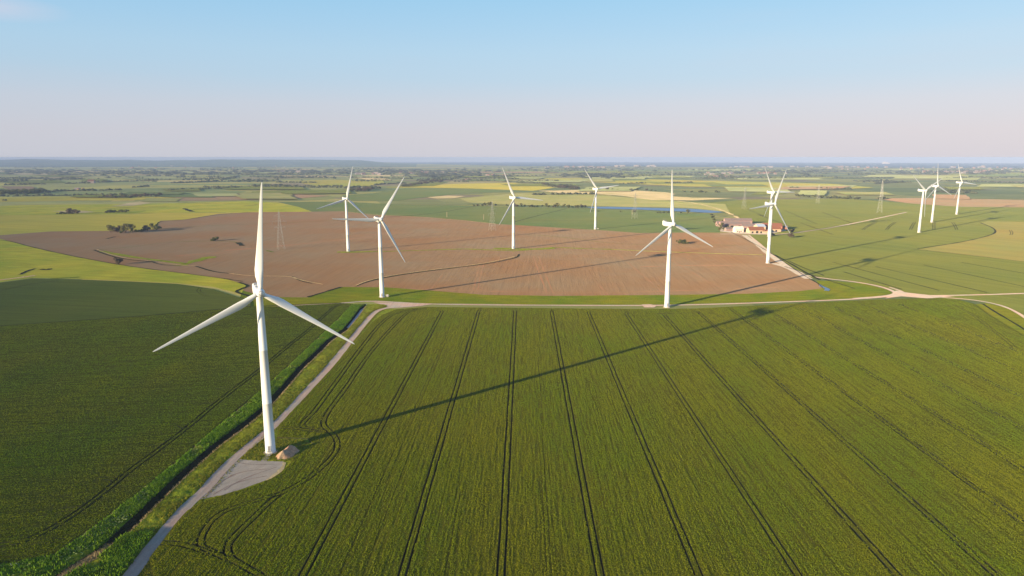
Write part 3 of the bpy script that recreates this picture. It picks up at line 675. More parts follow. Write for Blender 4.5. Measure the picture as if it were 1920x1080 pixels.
rb = GL([(210, 1198), (290, 1098), (280, 1050), (303, 1020), (328, 987), (352, 960), (385, 942), (420, 931), (470, 916), (510, 900), (535, 882), (549, 867), (568, 850), (587, 834), (577, 824), (520, 822), (523, 799), (590, 728), (625, 690), (664, 647), (700, 604), (718, 591), (745, 581), (800, 577), (1000, 579), (1200, 581), (1300, 580), (1400, 575), (1550, 567.5), (1650, 563), (1700, 561), (1760, 560.5), (1800, 564), (1826, 571), (1851, 590), (1920, 632), (2050, 720), (2400, 1000), (2650, 1198)])
lines = []
row = lambda k, y: -2.3 + 30.25 * (k - 5) + 0.0165 * (y - 250)
ends = {3: 583, 4: 582, 5: 582, 6: 583, 7: 585, 8: 587, 9: 589, 10: 585, 11: 581, 12: 583, 13: 578, 14: 577.5, 15: 573, 16: 572}
for k, py in ends.items():
    x0 = [0, 0, 0, 838, 900, 967, 1035, 1103, 1170, 1240, 1304, 1368, 1433, 1493, 1553, 1617, 1677][k]
    e = G(x0, py); ya = 128 if k < 9 else 128 + (k - 8) * 18
    pts = [Vector((row(k, y), y)) for y in np.arange(ya, e.y - 8, 6.0)] + [Vector((row(k, e.y - 5), e.y - 5))]
    turn = -1 if k in (3, 5, 9, 10, 11, 13, 15) else 1
    pts += [Vector((row(k, e.y) + turn * 1.0, e.y - 1.5)), Vector((row(k, e.y) + turn * 4.0, e.y + 0.5))]
    lines.append((pts, BOTH, 0.66 if k < 9 else 0.78 + (k - 8) * 0.15))
def tl(px, sides=BOTH, w=0.72, step=2.5): lines.append((smooth_line(GL(px), step), sides, w))
tl([(800, 580), (770, 584), (757, 593), (742, 608), (700, 655), (668, 700), (650, 728), (622, 765), (608, 788), (606, 801), (619, 811), (632, 824), (633, 845), (622, 862), (605, 878), (577, 901), (553, 915), (527, 928), (505, 945), (480, 969), (438, 1010), (424, 1030), (431, 1050), (455, 1064), (490, 1083), (540, 1115)])
tl([(790, 579), (745, 587), (722, 600), (700, 624), (665, 670), (640, 705), (610, 746), (588, 777), (568, 795), (566, 803), (590, 807), (618, 812)])
tl([(527, 928), (500, 937), (466, 946), (424, 960), (399, 976), (382, 1000), (373, 1026), (396, 1037), (430, 1053)])
tl([(302, 1021), (338, 1023), (371, 1031), (400, 1044)])
tl([(519, 803), (560, 806), (605, 812)])
tl([(1790, 574), (1822, 590), (1850, 612), (1880, 634), (1903, 654)], w=0.5)
tl([(1903, 654), (1880, 655), (1850, 640)], w=0.3)
tl([(1770, 568), (1757, 563), (1735, 561)], w=0.4)
tl([(1230, 590), (1290, 588), (1312, 590), (1306, 583), (1296, 584)], w=0.4)
# single narrow drill misses
random.seed(8)
for k, o_, a_, b_ in ((3, -13, 330, 520), (3, -11.6, 330, 520), (3, 12, 300, 500), (3, 13.6, 240, 480), (2, 12, 150, 420), (2, 13.7, 150, 400), (3, 11, 130, 300), (4, 13, 140, 240), (5, 14, 130, 260), (5, 15.5, 180, 330), (6, -14, 300, 420), (7, 13, 150, 300), (8, 12, 200, 400), (9, 14, 170, 300), (4, -12, 130, 330), (2.6, 0, 140, 300)):
    lines.append(([Vector((row(k, y) + o_, y)) for y in np.arange(a_, b_, 9.0)], (0,), 0.16))
crop('wheat_crop', rb, lines, 0.72, M['crop'])
ears('wheat_leaves', rb, lines, 0.72, M['ear'], 'green wheat standing in long drill rows between the wheel tracks', 0.70, (.14, .34), 0.0, 11)
lines = []
lb = [Vector((verge_left(y) - 0.6, y)) for y in np.linspace(G(-560, 1198).y, G(640, 594).y, 60)] + GL([(662, 571), (640, 570), (560, 574), (430, 579.8), (300, 591.8), (150, 602.8), (0, 612.8), (-300, 634.8), (-1100, 700), (-1300, 1198)])
tl([(645, 570), (628, 576), (607, 594), (580, 620), (550, 643), (515, 672), (480, 701), (440, 731), (407, 757), (350, 806), (300, 844), (240, 888), (210, 914), (167, 948), (120, 981), (56, 1016), (0, 1026), (-120, 1036)], w=0.85)
tl([(56, 1019), (97, 1017), (145, 1018)], w=0.3)
for a in ([(440, 732), (428, 728), (403, 730)], [(348, 806), (337, 799), (318, 799)], [(405, 758), (392, 757), (378, 762)], [(307, 838), (294, 836), (282, 840)], [(219, 905), (207, 899), (178, 901)], [(160, 953), (140, 957), (115, 960)], [(550, 643), (535, 647), (520, 652)]):
    tl(a, w=0.6, step=2.0)
crop('wheat_crop', lb, lines, 0.68, M['crop_left'])
ears('wheat_leaves', lb, lines, 0.68, M['ear_left'], 'darker green wheat filling the field left of the ditch', 0.62, (.12, .28), radians(-80), 12)
lines = []
ub = GL([(-300, 634), (0, 612), (150, 602), (300, 591), (430, 579), (470, 575), (470, 566), (440, 556), (400, 543), (330, 533), (250, 529), (150, 525), (60, 523), (0, 531), (-80, 547), (-400, 560)])
tl([(378, 540), (371, 545), (376, 551), (390, 556)], w=0.5)
tl([(0, 546), (60, 533), (110, 527)], w=0.6)
crop('wheat_crop', ub, lines, 0.6, M['crop_upper'], gauge=3.0)
# faint tramlines on the far wheat
for (a, b) in (((1470, 500), (1600, 541)), ((1560, 492), (1760, 545)), ((1640, 500), (1850, 549)), ((1730, 497), (1930, 540)), ((1800, 492), (1960, 520)), ((1500, 418), (1560, 440)), ((1400, 392), (1440, 410)), ((1470, 395), (1530, 420)), ((1540, 398), (1600, 420)), ((1420, 402), (1480, 425)), ((1580, 510), (1690, 543))):
    for s in (0, 1):
        lane([(a[0] + s * 3, a[1]), ((a[0] + b[0]) / 2 + s * 3, (a[1] + b[1]) / 2), (b[0] + s * 3, b[1])], 0.9, 0.24, 'floor', 'wheel_track', 0.3, 12)
for x in (1625, 1666, 1708, 1749, 1789):
    sl = (1749 - x) * 0.12
    for s in (0, 4): lane([(x + s + sl, 417), (x + s, 424), (x + s - sl * 0.6, 431)], 0.9, 0.3, 'floor', 'wheel_track', 0.2, 6)
for s in (0, 4): lane([(1892 + s, 432), (1896 + s, 437), (1893 + s, 441)], 0.9, 0.3, 'floor', 'wheel_track', 0.2, 6)

# --- verge, ditch and bank
def bank():
    ys = np.arange(Y0, Y1, 0.7)
    def hgt(x, y, base): 
        return base + 0.30 * noise.noise(Vector((x * .5, y * .35, 0))) + 0.18 * noise.noise(Vector((x * 1.7, y * 1.3, 5)))
    parts = {'verge': ([], [], 'ditch_green'), 'ditch': ([], [], 'ditch'), 'bank': ([], [], 'ditch_olive')}
    NV, ND, NB = 16, 12, 14
    for iy, y in enumerate(ys):
        xl = verge_left(y); xd = ditch_mid(y); xr = track_x(y) - 2.0
        hw = 2.4 + 0.35 * noise.noise(Vector((y * .1, 1, 0)))
        if y > Y1 - 22: hw *= max(0.25, (Y1 - y) / 22)
        g = gz(xd, y)
        A = []
        for i in range(NV + 1):
            q = i / NV; x = xl + (xd - hw - xl) * q; b = 0.15 + 0.75 * min(1, q * 5) * min(1, (1 - q) * 4 + .5)
            A.append((x, y, g + (hgt(x, y, b) if 0 < i < NV else (0.05 if i == 0 else 0.42))))
        D = [A[-1]]
        for i in range(1, ND + 1):
            q = i / ND; x = xd - hw + 2 * hw * q; zz = 0.42 - 2.3 * sin(pi * q) ** 0.8
            D.append((x, y, g + (zz + (0.15 * noise.noise(Vector((x, y, 3))) if i < ND else 0))))
        B = [D[-1]]
        for i in range(1, NB + 1):
            q = i / NB; x = xd + hw + (xr - xd - hw) * q; b = 0.42 + 0.25 * sin(pi * q) - 0.30 * q
            B.append((x, y, g + (hgt(x, y, b) * 1.0 if i < NB else 0.10)))
        for nm, rowv in (('verge', A), ('ditch', D), ('bank', B)): parts[nm][0].append(rowv)
    for nm, (rows, _, mt) in parts.items():
        n = len(rows[0]); vs = [v for r in rows for v in r]
        fs = [(i * n + j, i * n + j + 1, (i + 1) * n + j + 1, (i + 1) * n + j) for i in range(len(rows) - 1) for j in range(n - 1)]
        tag(link(nm, mesh(nm, vs, fs, M[mt], True)), kind='structure')
    # water lying in the far end of the ditch
    w = [Vector((ditch_mid(y), y)) for y in np.linspace(G(650, 612).y, Y1 - 8, 14)]
    ribbon('ditch_water', w, 2.2, -1.05, M['water'], 0.2)
bank()

# --- vegetation one could not count: tufts of the verge, reeds, parsley
rs = np.random.RandomState(5)
def tufts(name, pts, mt, h=(0.3, 0.8), w=(0.25, 0.5), blades=3):
    n = len(pts); P = np.array(pts); V = np.zeros((n * blades * 3, 3)); k = 0
    hh = rs.uniform(*h, n); ww = rs.uniform(*w, n)
    for b in range(blades):
        a = rs.uniform(0, pi, n); lean = rs.normal(0, 0.35, (n, 2)) * hh[:, None]
        ox = rs.normal(0, 0.16, (n, 2))
        dx, dy = np.cos(a) * ww / 2, np.sin(a) * ww / 2
        base = P[:, :2] + ox; i0 = np.arange(n) * blades * 3 + b * 3
        V[i0] = np.c_[base[:, 0] - dx, base[:, 1] - dy, P[:, 2] - 0.05]
        V[i0 + 1] = np.c_[base[:, 0] + dx, base[:, 1] + dy, P[:, 2] - 0.05]
        V[i0 + 2] = np.c_[base + lean, P[:, 2] + hh]
    me = bpy.data.meshes.new(name); nf = n * blades
    me.vertices.add(nf * 3); me.vertices.foreach_set('co', V.ravel()); me.loops.add(nf * 3)
    me.loops.foreach_set('vertex_index', np.arange(nf * 3, dtype=np.int32)); me.polygons.add(nf)
    me.polygons.foreach_set('loop_start', np.arange(nf, dtype=np.int32) * 3); me.update(calc_edges=True)
    me.materials.append(mt); return link(name, me)
def sample(n, fa, fb, y0, y1, z=0.4, far_pow=0.8, clump=0.0):
    out = []
    while len(out) < n:
        y = y0 + (y1 - y0) * rs.rand() ** 1.4; q = rs.rand(); a, b = fa(y), fb(y); x = a + (b - a) * q
        if x < -0.76 * (y + 30) - 20: continue
        if clump and noise.noise(Vector((x * 0.12, y * 0.09, 7))) < clump * (rs.rand() * 2 - 1): continue
        out.append((x, y, gz(x, y) + z))
    return out
o = tufts('tall_grass', sample(26000, lambda y: verge_left(y) + 0.4, lambda y: ditch_mid(y) - 2.0, Y0, Y1 - 6, 0.55, clump=0.5), M['tuft'], (0.3, 1.35), (0.3, 0.8))
tag(o, 'lush tall green grass and nettles filling the verge left of the ditch', 'tall grass', kind='stuff')
o = tufts('dry_grass', sample(15000, lambda y: ditch_mid(y) + 2.1, lambda y: track_x(y) - 2.4, Y0, Y1 - 4, 0.3, clump=0.5), M['tuft_olive'], (0.2, 0.6), (0.25, 0.5))
tag(o, 'olive and yellowing grass on the bank between the ditch and the gravel track', 'grass', kind='stuff')
o = tufts('reed_stems', [(x + rs.normal(0, 1.0), y, -0.9) for x, y in [(ditch_mid(y), y) for y in rs.uniform(Y0, G(206, 1022).y, 2600)]], M['tuft_reed'], (1.2, 2.0), (0.12, 0.3))
tag(o, 'tan dead reeds standing in the ditch at the bottom left corner', 'reeds', kind='stuff')
o = tufts('reed_fringe', [(ditch_mid(y) + 2.3 + rs.normal(0, 0.3), y, 0.3) for y in rs.uniform(Y0 + 20, Y1 - 10, 2600)], M['tuft_reed'], (0.3, 0.7), (0.1, 0.25))
tag(o, 'thin fringe of straw coloured stems along the right lip of the ditch', 'dry stems', kind='stuff')
fl = []
while len(fl) < 900:
    y = rs.normal(G(220, 975).y, 20) if rs.rand() < 0.75 else rs.uniform(Y0, 420)
    a, b = verge_left(y), ditch_mid(y) - 2.4
    if y < Y0 or y > 450: continue
    x = a + (b - a) * rs.beta(2, 2.2); fl.append((x, y, 1.15))
o = tufts('cow_parsley', fl, M['flower'], (0.12, 0.3), (0.35, 0.7))
tag(o, 'pale flowering cow parsley scattered through the green verge at lower left', 'wildflowers', kind='stuff')
lo = G(300, 1005).y
o = tufts('nettles', [p for p in sample(9000, lambda y: ditch_mid(y) + 2.0, lambda y: track_x(y) - 2.6, Y0, lo, 0.3, clump=0.35)], M['tuft'], (0.5, 1.7), (0.4, 0.9))
tag(o, 'rank green nettles and scrub between ditch and gravel track, bottom left', 'nettles', kind='stuff')
o = tufts('dead_stalks', sample(2600, lambda y: verge_left(y) + 0.1, lambda y: verge_left(y) + 3.0, Y0, Y1 - 8, 0.4, clump=0.7), M['tuft_reed'], (0.4, 1.0), (0.08, 0.2))
tag(o, 'straw coloured dead stalks along the crop side of the green verge', 'dry stems', kind='stuff')
# apron grass round the tower
ap = []
apoly = GL([(449, 861), (470, 840), (497, 815), (520, 823), (575, 826), (585, 834), (566, 848), (548, 866), (530, 864), (500, 864), (470, 864)])
while len(ap) < 2600:
    p = Vector((rs.uniform(-125, -88), rs.uniform(255, 310)))
    if inside(p, apoly): ap.append((p.x, p.y, 0.1))
o = tufts('rough_grass', ap, M['tuft_olive'], (0.15, 0.5), (0.2, 0.45)); tag(o, 'rough green grass growing round the foot of the nearest tower', 'grass', kind='stuff')
sv = []
while len(sv) < 5200:
    y = rs.uniform(Y0, 560) if rs.rand() < .4 else rs.uniform(Y0, G(300, 1010).y); x = track_x(y) + 2.5 + abs(rs.normal(0, 0.8 if y > 210 else 3.0))
    sv.append((x, y, 0.1))
o = tufts('track_side_grass', sv, M['tuft_olive'], (0.15, 0.45), (0.2, 0.45)); tag(o, 'strip of weedy grass between the gravel track and the wheat on its right', 'grass', kind='stuff')

# ------------------------------------------------------------------ wind turbines
HUB, RR, OV = 71.0, 45.0, 4.2
def circ(r, z, n=40, cx=0, cy=0): return [(cx + r * cos(2 * pi * i / n), cy + r * sin(2 * pi * i / n), z) for i in range(n)]
def blade_mesh():
    secs = []
    st = [(0.9, 1.9, 1.9, 0), (2.6, 1.9, 1.85, 0), (4.5, 2.35, 1.6, 9), (7.0, 3.1, 1.15, 13), (9.5, 3.35, 0.85, 11), (13, 3.05, 0.62, 8.5), (18, 2.55, 0.46, 6), (24, 2.05, 0.35, 4), (30, 1.62, 0.26, 2.2), (36, 1.22, 0.19, 1), (41, 0.88, 0.13, 0.2), (43.6, 0.62, 0.08, 0), (44.6, 0.34, 0.05, 0), (45.0, 0.07, 0.02, 0)]
    n = 20
    for r, ch, th, tw in st:
        ring = []; rnd = min(1, max(0, (r - 2.6) / 4.4)); tw = radians(tw + 3)
        for i in range(n):
            a = 2 * pi * i / n
            cxr, cyr = ch / 2 * cos(a), th / 2 * sin(a)
            # aerofoil: blunt nose at +x, thin tail
            xx = cos(a) * 0.5; yy = sin(a) * 0.5 * (0.35 + 0.65 * ((xx + 0.5) ** 0.6))
            ax_, ay_ = ch * (xx - 0.18), th * yy * 1.25
            x = cxr * (1 - rnd) + ax_ * rnd; y = cyr * (1 - rnd) + ay_ * rnd
            ring.append((x * cos(tw) + y * sin(tw), -x * sin(tw) * -1 * -1 + y * cos(tw) - 1.3 * (r / 45) ** 2, r))
        secs.append(ring)
    b = MB(); b.rings(secs); return mesh('blade', b.v, b.f, M['blade'], True)
def spinner_mesh():
    b = MB(); prof = [(1.5, 1.75), (0.9, 1.85), (-0.2, 1.85), (-1.0, 1.7), (-1.7, 1.35), (-2.15, 0.85), (-2.35, 0.35), (-2.4, 0.02)]
    rings = [[(r * cos(2 * pi * i / 28), y, r * sin(2 * pi * i / 28)) for i in range(28)] for y, r in prof]
    b.rings(rings); return mesh('hub', b.v, [f[::-1] for f in b.f], M['blade'], True)
def nacelle_mesh():
    b = MB(); n = 24
    def sec(y, w, h0, h1):
        r = []
        for i in range(n):
            a = 2 * pi * i / n; c, s = cos(a), sin(a)
            x = math.copysign(abs(c) ** 0.45, c) * w / 2; z = math.copysign(abs(s) ** 0.45, s)
            z = (h1 + h0) / 2 + z * (h1 - h0) / 2; r.append((x, y, z))
        return r
    S_ = [sec(-2.2, 2.6, -1.4, 1.3), sec(-1.9, 3.2, -1.75, 1.6), sec(0.5, 3.5, -1.95, 1.75), (sec(4.5, 3.6, -1.95, 1.85)), sec(6.6, 3.6, -1.85, 2.0), sec(7.2, 3.5, -1.75, 2.75), sec(8.6, 3.4, -1.55, 2.85), sec(9.2, 3.1, -1.3, 2.7), sec(9.45, 2.4, -0.9, 2.1)]
    b.rings(S_); return mesh('nacelle', b.v, [f[::-1] for f in b.f], M['tower'], True)
TILT = radians(5)
bm_ = blade_mesh()
def blade_matrix(ph):
    return Matrix.Translation((0, -OV * cos(TILT), HUB + OV * sin(TILT))) @ Matrix.Rotation(-TILT, 4, 'X') @ Matrix.Rotation(ph, 4, 'Y')
def make_turbine():
    root = empty('wind_turbine')
    b = MB(); N = 48
    prof = [(0.0, 2.14), (0.35, 2.14), (0.36, 2.10), (22.5, 1.93), (22.55, 1.97), (22.7, 1.97), (22.75, 1.925), (46, 1.66), (46.05, 1.70), (46.2, 1.70), (46.25, 1.655), (68.6, 1.33), (69.3, 1.33)]
    b.rings([circ(r, z, N) for z, r in prof]); o = b.build('tower', M['tower'], root, True)
    me = o.data
    for e in me.polygons: e.use_smooth = True
    b = MB(); b.rings([circ(2.9, -0.2, N), circ(2.9, 0.12, N), circ(2.15, 0.14, N)]); b.build('foundation', M['concrete'], root)
    # door, frame and steps, facing the track side (local direction found below)
    dr = empty('entrance'); dr.parent = root; dr.empty_display_size = 0.1
    b = MB(); b.box((0, -2.16, 2.6), (0.95, 0.16, 2.2)); d = b.build('door', M['grey'], root)
    b = MB(); b.box((0, -2.22, 3.78), (1.5, 0.5, 0.08)); b.box((-0.56, -2.14, 2.6), (0.10, 0.16, 2.3)); b.box((0.56, -2.14, 2.6), (0.10, 0.16, 2.3)); f = b.build('door_frame', M['tower'], root)
    b = MB()
    for i in range(6): b.box((0, -3.2 - i * 0.28, 1.3 - i * 0.24), (1.1, 0.27, 0.05))
    b.box((0, -2.6, 1.42), (1.4, 1.0, 0.08))
    for s in (-0.6, 0.6):
        b.bar((s, -2.2, 2.4), (s, -3.1, 2.4), 0.04); b.bar((s, -3.1, 2.4), (s, -4.7, 1.0), 0.04); b.bar((s, -3.1, 1.4), (s, -3.1, 2.4), 0.04); b.bar((s, -4.7, 0), (s, -4.7, 1.0), 0.04); b.bar((s, -3.1, 1.3), (s, -4.8, 0), 0.06); b.bar((s, -3.05, 0), (s, -3.05, 1.4), 0.05)
    st = b.build('steps', M['steel'], root)
    bpy.data.objects.remove(dr)
    for q in (d, f, st): q['door'] = 1
    nac = link('nacelle', nacelle_mesh(), root); nac.location = (0, 0, HUB)
    nac.rotation_euler = (-TILT * 0.5, 0, 0)
    b = MB(); b.box((0, 7.0, 2.35), (2.3, 0.3, 0.95)); b.build('vent', M['grey'], nac)
    b = MB(); b.box((0, 4.4, 1.93), (1.5, 1.3, 0.14)); b.build('hatch', M['grey'], nac)
    for s, nm in ((-0.8, 'wind_vane'), (0.8, 'anemometer')):
        b = MB(); b.bar((s, 8.4, 2.8), (s, 8.4, 4.12), 0.05); b.box((s, 8.4, 4.15), (0.35, 0.35, 0.12)); b.build(nm, M['grey'], nac)
    hub = link('hub', spinner_mesh(), root); hub.matrix_local = blade_matrix(0)
    # grey ring and mark on the spinner nose, as worn on the photographed hub
    b = MB()
    for i in range(18):
        a0, a1 = radians(20 + i * 17), radians(20 + (i + 1) * 17); r = 0.98; y = -2.10
        for rr, yy in ((1.0, -2.07),):
            v = [(rr * cos(a) + 0, yy, rr * sin(a)) for a in (a0, a1)] + [((rr - .17) * cos(a), yy - 0.13, (rr - .17) * sin(a)) for a in (a1, a0)]
            b.add([(x, y_ - 0.04, z) for x, y_, z in v], [(0, 1, 2, 3), (3, 2, 1, 0)])
    b.build('ring_mark', M['grey'], hub); b = MB()
    for i in range(10):
        a0, a1 = radians(200 + i * 24), radians(200 + (i + 1) * 24)
        v = [(0.42 * cos(a), -2.37, 0.42 * sin(a)) for a in (a0, a1)] + [(0.28 * cos(a), -2.40, 0.28 * sin(a)) for a in (a1, a0)]
        b.add([(x, y_ - 0.05, z) for x, y_, z in v], [(0, 1, 2, 3), (3, 2, 1, 0)])
    b.build('nose_mark', M['grey'], hub)
    for k in range(3):
        bl = link('blade', bm_, root); bl.matrix_local = blade_matrix(k * 2 * pi / 3); bl['k'] = k
    return root
def place_turbine(root, base, psi, ph, label, tiltless=False):
    root.location = (base[0], base[1], gz(*base) + 0.1); root.rotation_euler = (0, 0, radians(psi))
    tag(root, label, 'wind turbine', 'wind turbines standing among the fields')
    for c in root.children:
        if c.name.startswith('blade'): c.matrix_local = blade_matrix(radians(ph) + c['k'] * 2 * pi / 3)
        if c.name.startswith('hub'): c.matrix_local = blade_matrix(radians(ph))
        if c.get('door'): c.rotation_euler = (0, 0, radians(8 - psi))
def copy_tree(o, parent=None):
    c = o.copy(); C.objects.link(c)
    if parent is not None: c.parent = parent
    for ch in o.children: copy_tree(ch, c)
    return c
TB = [((-105.0, 275.8), 27, 5, 'nearest and largest white wind turbine, standing beside the gravel hardstanding and heap'),
      ((-119.3, 609.3), 33, 33.6, 'white turbine with one blade level to the left, standing on grass by the lane junction'),
      ((-223.3, 916.5), 35, 15, 'leftmost distant turbine, standing in the ploughed field on a small patch of grass'),
      ((1.9, 943.9), 28.2, 96.4, 'white turbine in the middle of the ploughed field where the curved ditch ends'),
      ((132.5, 566.5), 22.9, 117.8, 'white turbine with one blade straight up at the far edge of the near wheat'),
      ((310.0, 812.2), 29.2, 24.9, 'white turbine standing beside the wide farm track, in front of the red roofed barn'),
      ((148.4, 1206.1), 25.9, 82.9, 'distant turbine where dark green cereal meets ploughland, in front of the long pond'),
      ((415.6, 1092.3), 26.5, 91.3, 'turbine mostly hidden behind another near the farm, blades and hub showing above it'),
      ((694.8, 1153.9), 26, 65, 'nearest of the three turbines at the right, one blade pointing straight down'),
      ((828.7, 1337.9), 24.4, 115.4, 'middle of the three turbines at the right, one blade pointing straight up'),
      ((1001.2, 1529.6), 21.1, 97.0, 'farthest right turbine, standing beyond the other two in its row of three')]
proto = make_turbine()
bpy.context.view_layer.update()
roots = [proto] + [copy_tree(proto) for _ in TB[1:]]
for r, (b_, psi, ph, lab) in zip(roots, TB): place_turbine(r, b_, psi, ph, lab)
# switchgear cabinets standing at the foot of two of the towers
def cabinet(base, dx, dy, lab, s=1.0):
    r = empty('cabinet', (base[0] + dx, base[1] + dy, gz(*base) + 0.12)); tag(r, lab, 'cabinet')
    b = MB(); b.box((0, 0, 0.95 * s), (2.2 * s, 1.5 * s, 1.9 * s)); b.build('housing', M['wall_white'], r)
    b = MB(); b.box((0, 0, 1.95 * s), (2.4 * s, 1.7 * s, 0.12)); b.build('roof', M['wall_white'], r)
    b = MB(); b.box((0, -0.76 * s, 0.95 * s), (1.8 * s, 0.04, 1.5 * s)); b.build('door', M['steel'], r)
cabinet(TB[1][0], 4.6, 0.5, 'white switchgear box at the foot of the turbine by the lane junction')
cabinet(TB[6][0], 4.6, 0.5, 'small white box at the foot of the turbine before the pond')

# gravel heap by the near tower
def heap():
    c = G(540, 851); ax = (G(562, 831) - G(514, 864)).normalized(); pe = Vector((-ax.y, ax.x)); vs, fs = [], []
    nu, nv = 40, 28
    for i in range(nu + 1):
        for j in range(nv + 1):
            u = (i / nu * 2 - 1); v = (j / nv * 2 - 1)
            r = max(0, 1 - abs(v) ** 1.15 - max(0, abs(u) - 0.35) ** 2 * 2.3)
            e = 1 + 0.16 * noise.noise(Vector((u * 2, v * 2, 1)))
            p = c + ax * u * 6.2 * e + pe * v * 3.7 * e
            z = 2.9 * r ** 0.95 * (1 + 0.22 * noise.noise(Vector((u * 2.3, v * 1.5, 0)))) + 0.16 * noise.noise(Vector((u * 9, v * 6, 2))) * (r > 0)
            vs.append((p.x, p.y, 0.06 + max(0, z) + gz(p.x, p.y)))
    for i in range(nu):
        for j in range(nv): a = i * (nv + 1) + j; fs.append((a, a + nv + 1, a + nv + 2, a + 1))
    o = link('gravel_heap', mesh('gravel_heap', vs, fs, M['heap'], True)); tag(o, 'long heap of tan gravel between the nearest tower and the wheat', 'gravel heap')
heap()

# ------------------------------------------------------------------ pylons
def make_pylon(h=48.0):
    r = empty('electricity_pylon'); b = MB(); W = lambda z: 4.2 * (1 - z / h) ** 1.25 + 0.55
    levels = [0, 8, 15, 21, 26, 30, 34, 38, 42, 46]
    for i, z in enumerate(levels[:-1]):
        z2 = levels[i + 1]; a, c = W(z), W(z2)
        cs = [(-1, -1), (1, -1), (1, 1), (-1, 1)]
        for k in range(4):
            p, q = cs[k], cs[(k + 1) % 4]
            b.bar((p[0] * a, p[1] * a, z), (p[0] * c, p[1] * c, z2), 0.10)
            b.bar((p[0] * a, p[1] * a, z), (q[0] * c, q[1] * c, z2), 0.06); b.bar((q[0] * a, q[1] * a, z), (p[0] * c, p[1] * c, z2), 0.06)
            b.bar((p[0] * c, p[1] * c, z2), (q[0] * c, q[1] * c, z2), 0.06)
    b.bar((0, 0, 46), (0, 0, 49), 0.12); b.build('lattice_tower', M['steel'], r)
    for z, L in ((27, 7.5), (34, 9.5), (41, 7.0)):
        b = MB()
        for s in (-1, 1):
            for y in (-0.6, 0.6): b.bar((s * W(z), y, z), (s * L, 0, z + 0.3), 0.09)
            b.bar((s * W(z + 2.4), 0, z + 2.6), (s * L, 0, z + 0.3), 0.08)
            b.bar((s * L * .55, 0, z + .1), (s * L * .55, 0, z + 1.5), 0.06)
        b.bar((-W(z) - .3, 0, z + .05), (W(z) + .3, 0, z + .05), 0.07); b.bar((-W(z), -.6, z), (-W(z), .6, z), .07); b.bar((W(z), -.6, z), (W(z), .6, z), .07)
        a_ = b.build('cross_arm', M['steel'], r)
        for s in (-1, 1):
            b = MB(); b.bar((s * L, 0, z + 0.2), (s * L, 0, z - 2.8), 0.12, n=6); b.build('insulator', M['grey'], a_)
    return r
pyl = [((527, 467), 1.12, 'nearest lattice pylon, standing in the ploughed field left of the turbines'), ((923, 432), 1.08, 'lattice pylon at the back edge of the ploughed field, beside the central turbine'),
       ((1190, 410), 1.15, 'lattice pylon in the dark green cereal just in front of the pond'), ((1395, 392), 1.15, 'lattice pylon behind the farm buildings'),
       ((1533, 382), 1.12, 'lattice pylon in open pasture right of the farm'), ((1649, 399), 1.6, 'tall lattice pylon farthest to the right'), ((1653, 372), 1.0, 'far lattice pylon just behind the tall one')]
pp = make_pylon(); bpy.context.view_layer.update()
for i, (p, s, lab) in enumerate(pyl):
    o = pp if i == 0 else copy_tree(pp)
    q = G(*p); o.location = (q.x, q.y, gz(q.x, q.y) + 0.1); o.scale = (1, 1, s); o.rotation_euler = (0, 0, radians(30 + i * 4)); tag(o, lab, 'pylon', 'pylons of the power line')
for p, h, lab in (((838, 407), 11, 'thin pale pole at the edge of the cereal, left one of two'), ((907, 412), 11, 'thin pale pole at the edge of the cereal, right one of two'), ((1185, 402), 9, 'small pole in front of the pond')):
    q = G(*p); b = MB(); b.rings([circ(0.45, 0, 8), circ(0.30, h, 8)]); b.box((0, 0, h - 0.8), (2.6, 0.2, 0.2))
    o = b.build('wooden_pole', M['wood']); o.location = (q.x, q.y, gz(q.x, q.y) + 0.1); tag(o, lab, 'pole')

# ------------------------------------------------------------------ trees
def tree_parts(seed, h, r, flat, lm, nleaf=900, trunk=0.25):
    rnd = random.Random(seed); b = MB(); zt = h * trunk
    b.rings([circ(0.28, 0, 7), circ(0.2, zt, 7), circ(0.1, h * 0.6, 7)])
    for i in range(7):
        a = rnd.uniform(0, 2 * pi); e = (cos(a) * r * 0.6, sin(a) * r * 0.6, zt + (h - zt) * rnd.uniform(.35, .8)); b.bar((0, 0, zt * rnd.uniform(.6, 1.2)), e, 0.08, n=5)
    tm = mesh('trunk', b.v, b.f, M['bark'])
    cl = [(rnd.gauss(0, r * .45), rnd.gauss(0, r * .45), zt + (h - zt) * rnd.uniform(.15, .85), rnd.uniform(.28, .5) * r) for _ in range(11)]
    vs, fs = [], []
    for i in range(nleaf):
        c = rnd.choice(cl); d = Vector((rnd.gauss(0, 1), rnd.gauss(0, 1), rnd.gauss(0, flat))).normalized() * c[3] * rnd.uniform(.55, 1.05)
        p = Vector(c[:3]) + d; p.z = max(0.3, min(h, p.z)); s = rnd.uniform(.25, .6)
        n = (d.normalized() + Vector((rnd.uniform(-.6, .6), rnd.uniform(-.6, .6), rnd.uniform(-.6, .6)))).normalized(); a = n.orthogonal().normalized() * s; q = n.cross(a)
        k = len(vs); vs += [p + a, p + q, p - a * .8, p - q]; fs.append((k, k + 1, k + 2, k + 3))
    cm = mesh('crown', vs, fs, lm); return cm, tm
TK = {'green': tree_parts(1, 7.5, 4.2, .8, M['leaf'], trunk=.12), 'willow': tree_parts(2, 9.5, 5.2, .9, M['leaf_willow'], trunk=.15), 'brown': tree_parts(3, 7, 4.0, .8, M['leaf_brown'], trunk=.1), 'bush': tree_parts(4, 4.0, 3.2, .6, M['leaf'], 500, .06)}
BARE = {}
